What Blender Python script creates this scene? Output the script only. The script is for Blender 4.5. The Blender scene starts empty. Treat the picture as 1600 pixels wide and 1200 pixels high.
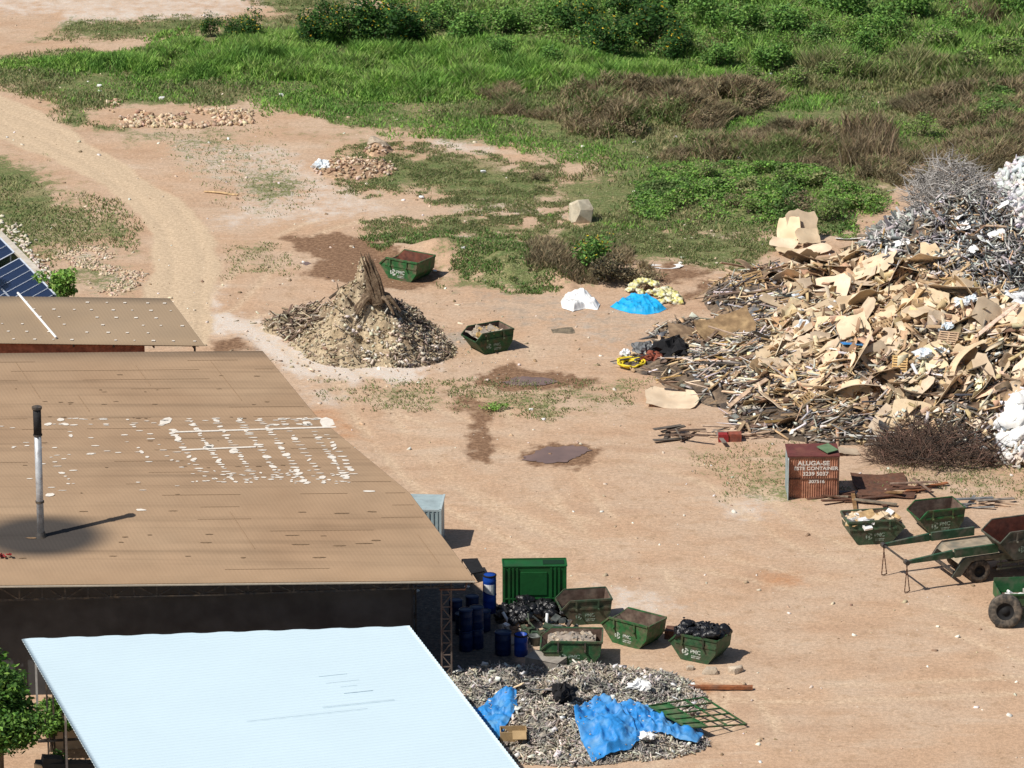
import bpy, math, random
import numpy as np
from mathutils import Vector, Matrix, Euler

random.seed(7); RNG = np.random.default_rng(7)
S = bpy.context.scene; COL = S.collection
R = math.radians

# ------------------------------------------------------------------ camera
CAM_Y, CAM_H, PITCH, F = -206.0, 76.4, R(18.0), 7500.0
cd = bpy.data.cameras.new('camera'); cam = bpy.data.objects.new('camera', cd); COL.objects.link(cam)
cam.location = (0, CAM_Y, CAM_H); cam.rotation_euler = (R(90) - PITCH, 0, 0)
cd.sensor_width = 36; cd.lens = F / 1600 * 36; cd.clip_start = 1; cd.clip_end = 8000
S.camera = cam
# ------------------------------------------------------------------ light
SUN_EL, SUN_AZ = R(53), R(29)          # SUN_AZ: the way the shadows fall, from +X towards +Y
sun_pos = Vector((-math.cos(SUN_AZ) * math.cos(SUN_EL), -math.sin(SUN_AZ) * math.cos(SUN_EL), math.sin(SUN_EL)))
sd = bpy.data.lights.new('sun', 'SUN'); sd.energy = 4.8; sd.angle = R(0.5); sd.color = (1.0, 0.95, 0.87)
so = bpy.data.objects.new('sun', sd); COL.objects.link(so)
so.rotation_euler = (-sun_pos).to_track_quat('-Z', 'Y').to_euler()
W = bpy.data.worlds.new('World'); S.world = W; W.use_nodes = True
wn = W.node_tree.nodes; sk = wn.new('ShaderNodeTexSky'); sk.sky_type = 'NISHITA'; sk.sun_disc = False
sk.sun_elevation = SUN_EL; sk.sun_rotation = math.atan2(sun_pos.x, sun_pos.y) % (2 * math.pi)
W.node_tree.links.new(sk.outputs[0], wn['Background'].inputs[0]); wn['Background'].inputs[1].default_value = 0.066
S.view_settings.view_transform = 'Standard'; S.view_settings.look = 'None'
S.view_settings.exposure = 0.0; S.view_settings.gamma = 1.0

# ------------------------------------------------------------------ helpers
FWD = Vector((0, math.cos(PITCH), -math.sin(PITCH))); UP = Vector((0, math.sin(PITCH), math.cos(PITCH)))
CAMP = Vector((0, CAM_Y, CAM_H))
def ray(px, py): return FWD + Vector((1, 0, 0)) * ((px - 800) / F) + UP * ((600 - py) / F)
def at(px, py, z=0.0):
    """where a measured picture position lies on the plane at height z"""
    d = ray(px, py); t = (z - CAM_H) / d.z
    return CAMP + d * t
def on_plane(px, py, p0, n):
    d = ray(px, py); return CAMP + d * ((p0 - CAMP).dot(n) / d.dot(n))
def rz(a): return Matrix.Rotation(a, 4, 'Z')

def hash2(ix, iy, seed):
    h = (ix * 374761393 + iy * 668265263 + seed * 1442695041) & 0xFFFFFFFF
    h = ((h ^ (h >> 13)) * 1274126177) & 0xFFFFFFFF
    return ((h ^ (h >> 16)) & 0xFFFF) / 65535.0
def vnoise(x, y, seed=0):
    x = np.asarray(x, float); y = np.asarray(y, float)
    ix = np.floor(x).astype(np.int64); iy = np.floor(y).astype(np.int64); fx = x - ix; fy = y - iy
    fx = fx * fx * (3 - 2 * fx); fy = fy * fy * (3 - 2 * fy)
    a = hash2(ix, iy, seed); b = hash2(ix + 1, iy, seed); c = hash2(ix, iy + 1, seed); d = hash2(ix + 1, iy + 1, seed)
    return a + (b - a) * fx + (c - a) * fy + (a - b - c + d) * fx * fy
def fbm(x, y, seed=0, o=4):
    v = 0; a = 0.5; t = 0
    for k in range(o):
        v = v + a * vnoise(np.asarray(x) * 2 ** k, np.asarray(y) * 2 ** k, seed + k * 17); t += a; a *= 0.5
    return v / t
def sstep(a, b, x):
    t = np.clip((x - a) / (b - a), 0, 1); return t * t * (3 - 2 * t)
def poly_w(pts, z=0): return np.array([at(p[0], p[1], z)[:2] for p in pts])
def sdist(X, Y, poly):
    """signed distance to a ground polygon, positive inside"""
    x = X.ravel(); y = Y.ravel(); n = len(poly); dmin = np.full(x.shape, 1e18); ins = np.zeros(x.shape, bool)
    for i in range(n):
        ax, ay = poly[i]; bx, by = poly[(i + 1) % n]; ex, ey = bx - ax, by - ay
        t = np.clip(((x - ax) * ex + (y - ay) * ey) / (ex * ex + ey * ey + 1e-12), 0, 1)
        dmin = np.minimum(dmin, (x - ax - t * ex) ** 2 + (y - ay - t * ey) ** 2)
        c = (ay > y) != (by > y)
        with np.errstate(divide='ignore', invalid='ignore'):
            xi = (bx - ax) * (y - ay) / (by - ay + 1e-20) + ax
        ins ^= c & (x < xi)
    d = np.sqrt(dmin); return np.where(ins, d, -d).reshape(X.shape)

def mesh_from_arrays(name, V, Fq, cols=None, smooth=False, mats=(), midx=None, parent=None, colname='Col'):
    """V (n,3); Fq: list of (k,m) int arrays, faces of m corners; cols (n,3) per vertex"""
    me = bpy.data.meshes.new(name)
    me.vertices.add(len(V)); me.vertices.foreach_set('co', np.asarray(V, np.float32).ravel())
    loops = np.concatenate([f.ravel() for f in Fq]).astype(np.int32)
    tot = np.concatenate([np.full(len(f), f.shape[1]) for f in Fq]).astype(np.int32)
    st = np.concatenate([[0], np.cumsum(tot)[:-1]]).astype(np.int32)
    me.loops.add(len(loops)); me.loops.foreach_set('vertex_index', loops)
    me.polygons.add(len(tot)); me.polygons.foreach_set('loop_start', st); me.polygons.foreach_set('loop_total', tot)
    if smooth: me.polygons.foreach_set('use_smooth', np.ones(len(tot), bool))
    for m in mats: me.materials.append(m)
    if midx is not None: me.polygons.foreach_set('material_index', np.asarray(midx, np.int32))
    if cols is not None:
        ca = me.color_attributes.new(colname, 'FLOAT_COLOR', 'POINT')
        c4 = np.ones((len(V), 4), np.float32); c4[:, :cols.shape[1]] = cols
        ca.data.foreach_set('color', c4.ravel())
    me.update(calc_edges=True); me.validate()
    o = bpy.data.objects.new(name, me); COL.objects.link(o)
    if parent: o.parent = parent
    return o

class MB:
    """collects shapes; build() links them as ONE mesh object"""
    def __init__(s): s.v = []; s.f = []; s.m = []; s.flat = False
    def add(s, verts, faces, m=0, M=None):
        b = len(s.v)
        for v in verts:
            v = Vector(v)
            if M is not None: v = M @ v
            s.v.append(v[:])
        for f in faces: s.f.append([i + b for i in f]); s.m.append(m)
        return s
    def box(s, c, d, m=0, M=None, rot=None):
        x, y, z = d[0] / 2, d[1] / 2, d[2] / 2
        vs = [Vector((a * x, b * y, e * z)) for a in (-1, 1) for b in (-1, 1) for e in (-1, 1)]
        if rot is not None:
            q = Euler(rot).to_matrix(); vs = [q @ v for v in vs]
        vs = [v + Vector(c) for v in vs]
        return s.add(vs, [(0, 1, 3, 2), (4, 6, 7, 5), (0, 4, 5, 1), (2, 3, 7, 6), (0, 2, 6, 4), (1, 5, 7, 3)], m, M)
    def beam(s, a, b, w, h, m=0, M=None, up=(0, 0, 1)):
        a = Vector(a); b = Vector(b); d = (b - a).normalized(); u = Vector(up)
        if abs(d.dot(u)) > 0.98: u = Vector((1, 0, 0))
        r = d.cross(u).normalized(); u = r.cross(d)
        vs = [p + r * (i * w / 2) + u * (j * h / 2) for p in (a, b) for i in (-1, 1) for j in (-1, 1)]
        return s.add(vs, [(0, 1, 3, 2), (4, 6, 7, 5), (0, 4, 5, 1), (2, 3, 7, 6), (0, 2, 6, 4), (1, 5, 7, 3)], m, M)
    def tube(s, pts, r, n=8, m=0, M=None, caps=True):
        pts = [Vector(p) for p in pts]; rr = r if isinstance(r, (list, tuple)) else [r] * len(pts)
        vs = []; fs = []
        for i, p in enumerate(pts):
            d = (pts[min(i + 1, len(pts) - 1)] - pts[max(i - 1, 0)]).normalized()
            u = Vector((0, 0, 1)) if abs(d.z) < 0.9 else Vector((1, 0, 0))
            a = d.cross(u).normalized(); b = a.cross(d)
            for k in range(n):
                t = 2 * math.pi * k / n; vs.append(p + (a * math.cos(t) + b * math.sin(t)) * rr[i])
        for i in range(len(pts) - 1):
            for k in range(n):
                k2 = (k + 1) % n; fs.append((i * n + k, i * n + k2, (i + 1) * n + k2, (i + 1) * n + k))
        if caps: fs.append(tuple(range(n))[::-1]); fs.append(tuple((len(pts) - 1) * n + k for k in range(n)))
        return s.add(vs, fs, m, M)
    def lathe(s, prof, n=24, m=0, M=None, axis='z', ms=None):
        vs = []; fs = []; P = len(prof)
        for k in range(n):
            t = 2 * math.pi * k / n
            for r, h in prof:
                vs.append((r * math.cos(t), r * math.sin(t), h) if axis == 'z' else (r * math.cos(t), h, r * math.sin(t)))
        for i in range(P - 1):
            for k in range(n):
                k2 = (k + 1) % n; f = (k * P + i, k2 * P + i, k2 * P + i + 1, k * P + i + 1)
                fs.append(f if axis == 'z' else f[::-1])
        b = len(s.m); s.add(vs, fs, m, M)
        if ms:
            for i in range(P - 1):
                for k in range(n): s.m[b + i * n + k] = ms[i]
        return s
    def extrude(s, poly, y0, y1, m=0, M=None):
        """polygon in the x-z plane, thickness along y"""
        n = len(poly); vs = [(p[0], y0, p[1]) for p in poly] + [(p[0], y1, p[1]) for p in poly]
        fs = [tuple(range(n)), tuple(range(2 * n - 1, n - 1, -1))] + [((i + 1) % n, i, n + i, n + (i + 1) % n) for i in range(n)]
        return s.add(vs, fs, m, M)
    def build(s, name, mats, parent=None, smooth=False, bevel=0):
        me = bpy.data.meshes.new(name); me.from_pydata(s.v, [], s.f)
        for m in (mats if isinstance(mats, (list, tuple)) else [mats]): me.materials.append(m)
        me.polygons.foreach_set('material_index', s.m)
        if smooth and not s.flat: me.polygons.foreach_set('use_smooth', [True] * len(s.f))
        me.update(); o = bpy.data.objects.new(name, me); COL.objects.link(o)
        if parent: o.parent = parent
        if bevel:
            b = o.modifiers.new('b', 'BEVEL'); b.width = bevel; b.segments = 2; b.limit_method = 'ANGLE'
        return o

def thing(name, label, cat, loc=(0, 0, 0), a=0.0, group=None):
    o = bpy.data.objects.new(name, None); o.empty_display_size = 0.2; COL.objects.link(o)
    o.location = loc; o.rotation_euler = (0, 0, a); o['label'] = label; o['category'] = cat
    if group: o['group'] = group
    return o
def tag(o, label=None, cat=None, group=None, kind=None):
    if label: o['label'] = label
    if cat: o['category'] = cat
    if group: o['group'] = group
    if kind: o['kind'] = kind
    return o
def dup(root, loc, a=0.0, sc=1.0, label=None, group=None):
    r = root.copy(); COL.objects.link(r); r.location = loc
    r.rotation_euler = (0, 0, a) if not isinstance(a, (tuple, Euler)) else a
    r.scale = (sc, sc, sc) if not isinstance(sc, tuple) else sc
    if label: r['label'] = label
    if group: r['group'] = group
    for ch in list(root.children):
        c = ch.copy(); COL.objects.link(c); c.parent = r
        for g in ch.children:
            d = g.copy(); COL.objects.link(d); d.parent = c
    return r

# ------------------------------------------------------------------ materials
def mat(name, col, rough=0.8, var=0.25, scale=6.0, col2=None, patch=0.5, pscale=1.5, metal=0.0, bump=0.0, bscale=30.0, attr=None,
        rnd=0.0, spec=0.3, hue=0.0, psharp=0.12, trans=0.0):
    """col broken up by fine noise (var), worn through to col2 in patches (patch = share), varied object by object (rnd)"""
    m = bpy.data.materials.new(name); m.use_nodes = True; N = m.node_tree.nodes; L = m.node_tree.links
    b = N['Principled BSDF']; b.inputs['Roughness'].default_value = rough; b.inputs['Metallic'].default_value = metal
    b.inputs['Specular IOR Level'].default_value = spec
    tc = N.new('ShaderNodeTexCoord'); co = tc.outputs['Object']
    if attr:
        a = N.new('ShaderNodeVertexColor'); a.layer_name = attr; c = a.outputs[0]
    else:
        r = N.new('ShaderNodeRGB'); r.outputs[0].default_value = (*col, 1); c = r.outputs[0]
    def mixn(fac, A, B, mode='MIX'):
        x = N.new('ShaderNodeMix'); x.data_type = 'RGBA'; x.blend_type = mode; x.clamp_result = False
        for v, sock in ((fac, x.inputs[0]), (A, x.inputs[6]), (B, x.inputs[7])):
            if hasattr(v, 'links'): L.new(v, sock)
            else: sock.default_value = v
        return x.outputs[2]
    def noise(sc, det=5):
        n = N.new('ShaderNodeTexNoise'); n.inputs['Scale'].default_value = sc; n.inputs['Detail'].default_value = det
        L.new(co, n.inputs['Vector']); return n.outputs[0]
    def ramp(v, lo, hi, a=0.0, z=1.0):
        x = N.new('ShaderNodeMapRange'); x.inputs[1].default_value = lo; x.inputs[2].default_value = hi
        x.inputs[3].default_value = a; x.inputs[4].default_value = z; L.new(v, x.inputs[0]); return x.outputs[0]
    if col2 is not None:
        c = mixn(ramp(noise(pscale), 0.5 + (0.5 - patch) * 0.5 - psharp, 0.5 + (0.5 - patch) * 0.5 + psharp), c, (*col2, 1))
    if var:
        c = mixn(1.0, c, ramp(noise(scale), 0.3, 0.7, 1 - var, 1 + var), 'MULTIPLY')
    if rnd or hue:
        oi = N.new('ShaderNodeObjectInfo'); h = N.new('ShaderNodeHueSaturation'); L.new(c, h.inputs['Color'])
        v = ramp(oi.outputs['Random'], 0, 1, 1 - rnd, 1 + rnd); L.new(v, h.inputs['Value'])
        if hue:
            mm = N.new('ShaderNodeMath'); mm.operation = 'MULTIPLY'; L.new(oi.outputs['Random'], mm.inputs[0]); mm.inputs[1].default_value = 7.31
            fr = N.new('ShaderNodeMath'); fr.operation = 'FRACT'; L.new(mm.outputs[0], fr.inputs[0])
            L.new(ramp(fr.outputs[0], 0, 1, 1 - hue * 3, 1 + hue * 3), h.inputs['Saturation'])
            L.new(ramp(fr.outputs[0], 0, 1, 0.5 - hue * 0.12, 0.5 + hue * 0.12), h.inputs['Hue'])
        c = h.outputs[0]
    L.new(c, b.inputs['Base Color'])
    if bump:
        bp = N.new('ShaderNodeBump'); bp.inputs['Strength'].default_value = bump; bp.inputs['Distance'].default_value = 0.05
        L.new(noise(bscale, 6), bp.inputs['Height']); L.new(bp.outputs[0], b.inputs['Normal'])
    if trans:
        t = N.new('ShaderNodeBsdfTranslucent'); L.new(c, t.inputs[0]); ms = N.new('ShaderNodeMixShader'); ms.inputs[0].default_value = trans
        L.new(b.outputs[0], ms.inputs[1]); L.new(t.outputs[0], ms.inputs[2]); L.new(ms.outputs[0], N['Material Output'].inputs[0])
    return m

GREEN = mat('green_paint', (0.03, 0.09, 0.038), 0.55, 0.3, 5, (0.075, 0.065, 0.04), 0.40, 2.6, bump=0.25, bscale=7, rnd=0.3, hue=0.1)
GREEN_B = mat('bright_green_paint', (0.03, 0.125, 0.04), 0.55, 0.3, 5, (0.13, 0.115, 0.07), 0.40, 3.0, bump=0.25, bscale=7)
GREEN_D = mat('dull_green_paint', (0.05, 0.085, 0.05), 0.55, 0.3, 4, (0.10, 0.08, 0.055), 0.38, 2.0, bump=0.1)
BOXG = mat('box_green_paint', (0.012, 0.10, 0.025), 0.5, 0.18, 3, (0.02, 0.06, 0.02), 0.3, 1.5)
RUST_IN = mat('rusty_skip_inside', (0.13, 0.085, 0.065), 0.85, 0.35, 5, (0.22, 0.17, 0.13), 0.35, 1.6, bump=0.25)
RUST_RED = mat('red_rust_inside', (0.20, 0.07, 0.045), 0.85, 0.3, 5, (0.13, 0.06, 0.045), 0.4, 1.6, bump=0.25)
MARK = mat('worn_white_marking', (0.66, 0.69, 0.65), 0.6, 0.3, 9, (0.12, 0.20, 0.12), 0.42, 11)
MARK_F = mat('faded_white_marking', (0.34, 0.42, 0.37), 0.6, 0.35, 9, (0.08, 0.15, 0.09), 0.48, 11)
STEEL_D = mat('dark_steel', (0.055, 0.05, 0.047), 0.6, 0.3, 6, (0.12, 0.09, 0.06), 0.35, 3)
RUSTY = mat('rusty_steel', (0.14, 0.065, 0.04), 0.85, 0.35, 6, (0.09, 0.05, 0.035), 0.4, 3, bump=0.2)
RUST_OR = mat('orange_rust', (0.30, 0.11, 0.045), 0.9, 0.35, 5, (0.20, 0.10, 0.06), 0.45, 2)
RUBBER = mat('rubber', (0.045, 0.042, 0.038), 0.85, 0.25, 9, (0.17, 0.14, 0.11), 0.45, 4, bump=0.2)
HOLE = mat('dark_hub', (0.012, 0.012, 0.013), 0.8, 0.2)
TRUCKG = mat('truck_green', (0.03, 0.085, 0.045), 0.5, 0.3, 4, (0.10, 0.10, 0.075), 0.35, 2.0)
TRUCKD = mat('truck_dirty_green', (0.07, 0.08, 0.06), 0.7, 0.3, 4, (0.12, 0.105, 0.085), 0.45, 2.0)
DECK = mat('dusty_deck', (0.36, 0.29, 0.21), 0.9, 0.3, 4, (0.16, 0.15, 0.12), 0.4, 2.0)
WOODS = [mat('bare_wood', (0.55, 0.38, 0.22), 0.85, 0.25, 5, (0.38, 0.25, 0.15), 0.35, 3, rnd=0.3, hue=0.1),
         mat('grey_wood', (0.22, 0.18, 0.14), 0.9, 0.3, 5, (0.12, 0.10, 0.08), 0.4, 3, rnd=0.35, hue=0.1),
         mat('brown_wood', (0.17, 0.10, 0.06), 0.9, 0.3, 5, (0.28, 0.19, 0.12), 0.35, 3, rnd=0.35, hue=0.1)]
BOARDS = [mat('tan_fibreboard', (0.70, 0.55, 0.38), 0.9, 0.15, 3, (0.54, 0.41, 0.275), 0.4, 1.5, rnd=0.28, hue=0.03),
          mat('brown_board', (0.27, 0.18, 0.11), 0.9, 0.22, 3, (0.40, 0.28, 0.17), 0.4, 1.5, rnd=0.3, hue=0.04)]
GREYB = mat('grey_panel', (0.12, 0.125, 0.13), 0.7, 0.25, 3, (0.24, 0.23, 0.21), 0.35, 1.5, rnd=0.4)
WHITE = mat('white_plastic', (0.84, 0.84, 0.83), 0.6, 0.08, 4, (0.62, 0.58, 0.52), 0.25, 2, bump=0.15, bscale=8)
PLASTIC = mat('pale_blue_plastic', (0.66, 0.74, 0.80), 0.45, 0.12, 4, (0.82, 0.84, 0.85), 0.45, 2, bump=0.5, bscale=9)
BAG = mat('black_bag', (0.012, 0.012, 0.014), 0.32, 0.3, 5, bump=0.8, bscale=9, spec=0.5)
BLUETARP = mat('blue_tarp', (0.03, 0.235, 0.60), 0.5, 0.12, 3, (0.12, 0.32, 0.58), 0.36, 1.3, bump=0.15, bscale=9)
CYANTARP = mat('cyan_tarp', (0.015, 0.38, 0.76), 0.5, 0.15, 3, (0.06, 0.44, 0.78), 0.3, 2, bump=0.2, bscale=9)
YELLOW = mat('yellow_plastic', (0.80, 0.62, 0.04), 0.5, 0.12, 4)
YBAG = mat('yellow_white_bag', (0.66, 0.60, 0.13), 0.6, 0.2, 5, (0.74, 0.72, 0.60), 0.52, 3, bump=0.6, bscale=8, rnd=0.1)
REDP = mat('red_paint', (0.30, 0.03, 0.03), 0.6, 0.2)
BARREL = mat('blue_drum', (0.008, 0.055, 0.33), 0.4, 0.15, 4, (0.01, 0.03, 0.16), 0.3, 2)
BARREL_D = mat('shade_black_drum', (0.006, 0.02, 0.075), 0.4, 0.15, 4)  # drum blue darkened for the shade under the roof; also the black drum
STONE = mat('pale_stone', (0.52, 0.43, 0.33), 0.95, 0.2, 8, (0.38, 0.30, 0.22), 0.4, 3, bump=0.4, rnd=0.2)
CONC = mat('concrete', (0.34, 0.31, 0.27), 0.95, 0.15, 4, (0.25, 0.22, 0.19), 0.4, 1.2, bump=0.2)
CLOTH_D = mat('dark_cloth', (0.015, 0.015, 0.017), 0.95, 0.3, 5)
CLOTH_R = mat('red_brown_cloth', (0.28, 0.08, 0.05), 0.95, 0.3, 5, (0.18, 0.07, 0.05), 0.4, 4)
LEAF_BARK = mat('bark', (0.10, 0.075, 0.055), 0.95, 0.3, 8, (0.18, 0.14, 0.10), 0.4, 5, bump=0.5)
FRAG = mat('mixed_fragments', (1, 1, 1), 0.9, 0.15, 12, attr='Col')
LEAFV = mat('leaf_mix', (1, 1, 1), 0.7, 0.18, 1.2, attr='Col', trans=0.25)
GRASSM = mat('grass_mix', (1, 1, 1), 0.75, 0.2, 0.6, attr='Col', trans=0.3)
SOILV = mat('heap_soil', (1, 1, 1), 0.95, 0.3, 9, attr='Col', bump=0.6, bscale=14)

# ------------------------------------------------------------------ heaps (height of what lies on the ground)
MOUNDS = {}; ROUGH = {'shred': 0.55, 'stumpheap': 0.55}
def mound(key, px, py, rx, ry, h, a=0.0, pw=1.0, z=0):
    p = at(px, py, z); MOUNDS.setdefault(key, []).append((p.x, p.y, rx, ry, h, a, pw))
def hgt(key, x, y, rough=0.25, seed=3):
    x = np.asarray(x, float); y = np.asarray(y, float); z = np.zeros_like(x)
    for (cx, cy, rx, ry, h, a, pw) in MOUNDS[key]:
        dx = (x - cx) * math.cos(a) + (y - cy) * math.sin(a); dy = -(x - cx) * math.sin(a) + (y - cy) * math.cos(a)
        r = np.sqrt((dx / rx) ** 2 + (dy / ry) ** 2); w = np.clip(1 - r, 0, 1) ** pw
        z = np.maximum(z, h * w * (1.0 + 0.0 * r)) + 0.18 * np.minimum(z, h * w)
    rough = ROUGH.get(key, rough); n = fbm(x * 0.9, y * 0.9, seed) - 0.5
    if rough > 0.3: n = n + 0.45 * (fbm(x * 2.4, y * 1.8, seed + 5, 3) - 0.5)
    return np.maximum(z * (1 + rough * 1.6 * n) + np.minimum(z, 0.5) * n * rough * 2.0, 0)
mound('scrap', 1470, 585, 9.0, 11.5, 4.3, pw=0.85)
mound('scrap', 1500, 450, 7.5, 10.0, 5.3, pw=0.85)
mound('scrap', 1640, 640, 8.0, 9.5, 4.6, pw=0.85)
mound('scrap', 1270, 575, 8.5, 8.5, 1.3, pw=0.7)
mound('scrap', 1270, 470, 6.0, 6.5, 1.6, pw=0.7)
mound('scrap', 1110, 565, 5.0, 3.4, 0.6, pw=0.7)
mound('scrap', 1120, 525, 3.8, 3.4, 0.5, pw=0.7)
mound('scrap', 1690, 420, 7.0, 11.0, 5.0, pw=0.85)
mound('scrap', 1650, 400, 6.5, 8.5, 6.2, pw=0.85)
mound('scrap', 1350, 655, 7.0, 4.2, 0.9, pw=0.7)
mound('shred', 890, 1125, 5.2, 5.3, 0.85, pw=0.75)
mound('shred', 925, 1088, 4.4, 3.4, 0.8, pw=0.8)
mound('shred', 970, 1092, 3.8, 3.6, 0.7, pw=0.8)
mound('shred', 790, 1095, 4.0, 4.0, 1.0, pw=0.8)
mound('shred', 985, 1160, 3.4, 2.2, 0.5, pw=0.8)
mound('stumpheap', 574, 530, 4.3, 4.8, 3.2, pw=1.3)
mound('stumpheap', 558, 538, 3.2, 4.2, 1.5, pw=0.9)
mound('stumpheap', 630, 548, 2.9, 3.0, 1.3, pw=1.0)
mound('stumpheap', 672, 548, 1.4, 2.0, 0.55, pw=1.0)
mound('stumpheap', 490, 510, 3.0, 2.4, 0.9, pw=1.1)
mound('rubbleheap', 555, 264, 2.6, 2.6, 0.55, pw=0.8)
mound('rubbleheap', 592, 236, 0.9, 1.4, 0.6, pw=0.8)

# ------------------------------------------------------------------ ground
def ground_z(x, y):
    z = 0.10 * (fbm(x * 0.35, y * 0.35, 51) - 0.5) + 0.05 * (fbm(x * 1.4, y * 1.4, 61, 3) - 0.5)
    bank = BANK(x, y)
    return z + bank
BANKP = poly_w([(560, 385), (700, 372), (880, 380), (1010, 420), (990, 452), (860, 462), (720, 446), (690, 425), (600, 410)])
def BANK(x, y):
    x = np.asarray(x, float); y = np.asarray(y, float)
    d = sdist(np.atleast_1d(x), np.atleast_1d(y), BANKP); g = fbm(np.atleast_1d(x) * 0.8, np.atleast_1d(y) * 0.12, 77, 3)
    r = 0.9 * sstep(0.0, 4.0, d - (g - 0.5) * 3.0)
    return r.reshape(np.shape(x)) if np.shape(x) else float(r[0])
def gz(p): return float(ground_z(np.array([p[0]]), np.array([p[1]]))[0])
def put(px, py, dz=0.0):
    """a place on the ground"""
    p = at(px, py); p.z = gz(p) + dz; return p

def axis(lo, hi, step, far, n=26):
    c = np.arange(lo, hi + 1e-6, step); g = np.geomspace(step * 2, far, n)
    return np.concatenate([(lo - g)[::-1], c, hi + g])
gx = axis(-47, 47, 0.22, 2500); gy = axis(-34, 122, 0.32, 2500)
GX, GY = np.meshgrid(gx, gy)
wob = (fbm(GX * 0.55, GY * 0.3, 5) - 0.5) * 5 + (fbm(GX * 2.2, GY * 1.2, 9) - 0.5) * 2.2
def layer(polys, soft=0.8, wobble=1.0, v=1.0):
    m = np.zeros(GX.shape)
    for P in polys:
        val = v
        if isinstance(P, tuple): P, val = P
        d = sdist(GX, GY, poly_w(P)) + wob * wobble
        m = np.maximum(m, val * sstep(-soft, soft, d - 0.35 * (soft - 0.8)))
    return m
G_MAIN = [(-200, 70), (0, 88), (60, 78), (180, 80), (225, 60), (330, 35), (470, 20), (700, -10), (1700, -90), (1700, 215), (1500, 232), (1400, 262),
          (1380, 340), (1330, 374), (1220, 377), (1000, 362), (890, 345), (850, 300), (900, 262), (800, 238), (680, 222), (560, 205), (440, 182), (380, 165),
          (300, 168), (200, 162), (150, 175), (170, 205), (100, 195), (40, 150), (-200, 125)]
G_LEFT = [(-150, 222), (40, 232), (120, 268), (180, 318), (238, 362), (212, 394), (150, 380), (90, 400), (60, 440), (120, 470), (-150, 470)]
GRASS = layer([G_MAIN, (G_LEFT, 0.85),
    ([(560, 372), (760, 352), (880, 385), (960, 400), (1010, 440), (870, 455), (800, 460), (700, 440), (690, 400), (600, 395)], 0.9),
    ([(560, 222), (700, 232), (880, 262), (900, 330), (760, 340), (640, 300), (540, 300), (520, 240)], 0.92),
    ([(420, 190), (560, 205), (560, 250), (470, 240)], 0.75),
    ([(650, 330), (900, 345), (1250, 370), (1180, 425), (1010, 415), (860, 385), (600, 378)], 0.95),
    ([(120, 28), (280, 22), (380, 32), (330, 56), (200, 70), (40, 66)], 0.88), ([(360, -30), (700, -30), (560, 20), (430, 24)], 0.95),
    ([(690, 590), (1010, 592), (1030, 640), (820, 665), (690, 650)], 0.58), ([(470, 590), (700, 595), (760, 640), (560, 645)], 0.55),
    ([(1000, 585), (1140, 600), (1120, 640), (990, 625)], 0.47),
    ([(1040, 700), (1240, 690), (1330, 770), (1250, 800), (1120, 790)], 0.56), ([(1330, 720), (1640, 720), (1640, 790), (1480, 775), (1350, 760)], 0.62),
    ([(60, 395), (150, 385), (235, 400), (230, 460), (60, 460)], 0.68), ([(340, 380), (460, 370), (470, 430), (350, 440)], 0.58),
    ([(160, 200), (420, 190), (520, 300), (420, 340), (300, 300)], 0.55)], 3.2)
GRASS *= 0.74 + 0.30 * sstep(0.3, 0.55, fbm(GX * 0.16, GY * 0.12, 23))
MUD = layer([([(800, 712), (840, 696), (905, 688), (945, 702), (925, 722), (880, 734), (830, 733)], 1.2), ([(760, 602), (790, 588), (870, 588), (890, 600), (850, 610), (790, 610)], 1.2), [(440, 372), (520, 362), (590, 375), (690, 430), (650, 452), (560, 452), (470, 428), (490, 405), (440, 394)],
    [(745, 582), (800, 570), (870, 582), (935, 592), (925, 604), (830, 609), (740, 604)], ([(690, 610), (760, 620), (800, 640), (760, 655), (700, 645)], 0.62),
    [(738, 640), (772, 650), (778, 700), (760, 724), (740, 720), (735, 680)], [(780, 718), (830, 699), (880, 692), (934, 702), (905, 718), (880, 726), (830, 727)],
    ([(850, 728), (905, 728), (925, 738), (880, 741)], 0.75), [(330, 530), (375, 524), (395, 545), (340, 556)],
    ([(1010, 470), (1110, 440), (1100, 475), (1040, 490)], 0.7), ([(1040, 400), (1120, 425), (1060, 450), (1000, 440)], 0.7),
    ([(1360, 700), (1560, 690), (1570, 716), (1420, 728)], 0.65)], 1.1, 0.4)
PALE = layer([([(325, 450), (350, 488), (420, 500), (450, 540), (520, 560), (600, 560), (690, 566), (640, 590), (540, 602), (470, 592), (430, 555), (400, 530), (335, 520)], 1.5),
    ([(890, 455), (930, 465), (945, 550), (900, 550)], 0.55), ([(930, 915), (1050, 925), (1060, 965), (950, 965)], 0.62),
    ([(-100, -40), (470, -40), (440, 22), (-100, 30)], 0.50), ([(200, 195), (480, 230), (660, 330), (560, 345), (330, 360), (330, 300)], 0.48),
    ([(640, 212), (760, 225), (800, 240), (690, 236)], 0.8), ([(700, 290), (850, 290), (900, 340), (820, 352), (720, 330)], 0.55),
    ([(85, 395), (170, 385), (225, 440), (160, 470)], 0.55), ([(1100, 770), (1220, 770), (1230, 810), (1120, 815)], 0.6),
    ([(650, 1030), (900, 1000), (900, 1060)], 0.6), ([(720, 1150), (930, 1160), (930, 1200), (800, 1215)], 0.62), ([(1090, 350), (1210, 370), (1150, 400), (1060, 390)], 0.5), ([(430, 590), (560, 600), (560, 640), (480, 640)], 0.5), ([(60, 10), (400, 5), (330, 40), (100, 45)], .6)], 2.2, 0.7)
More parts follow.
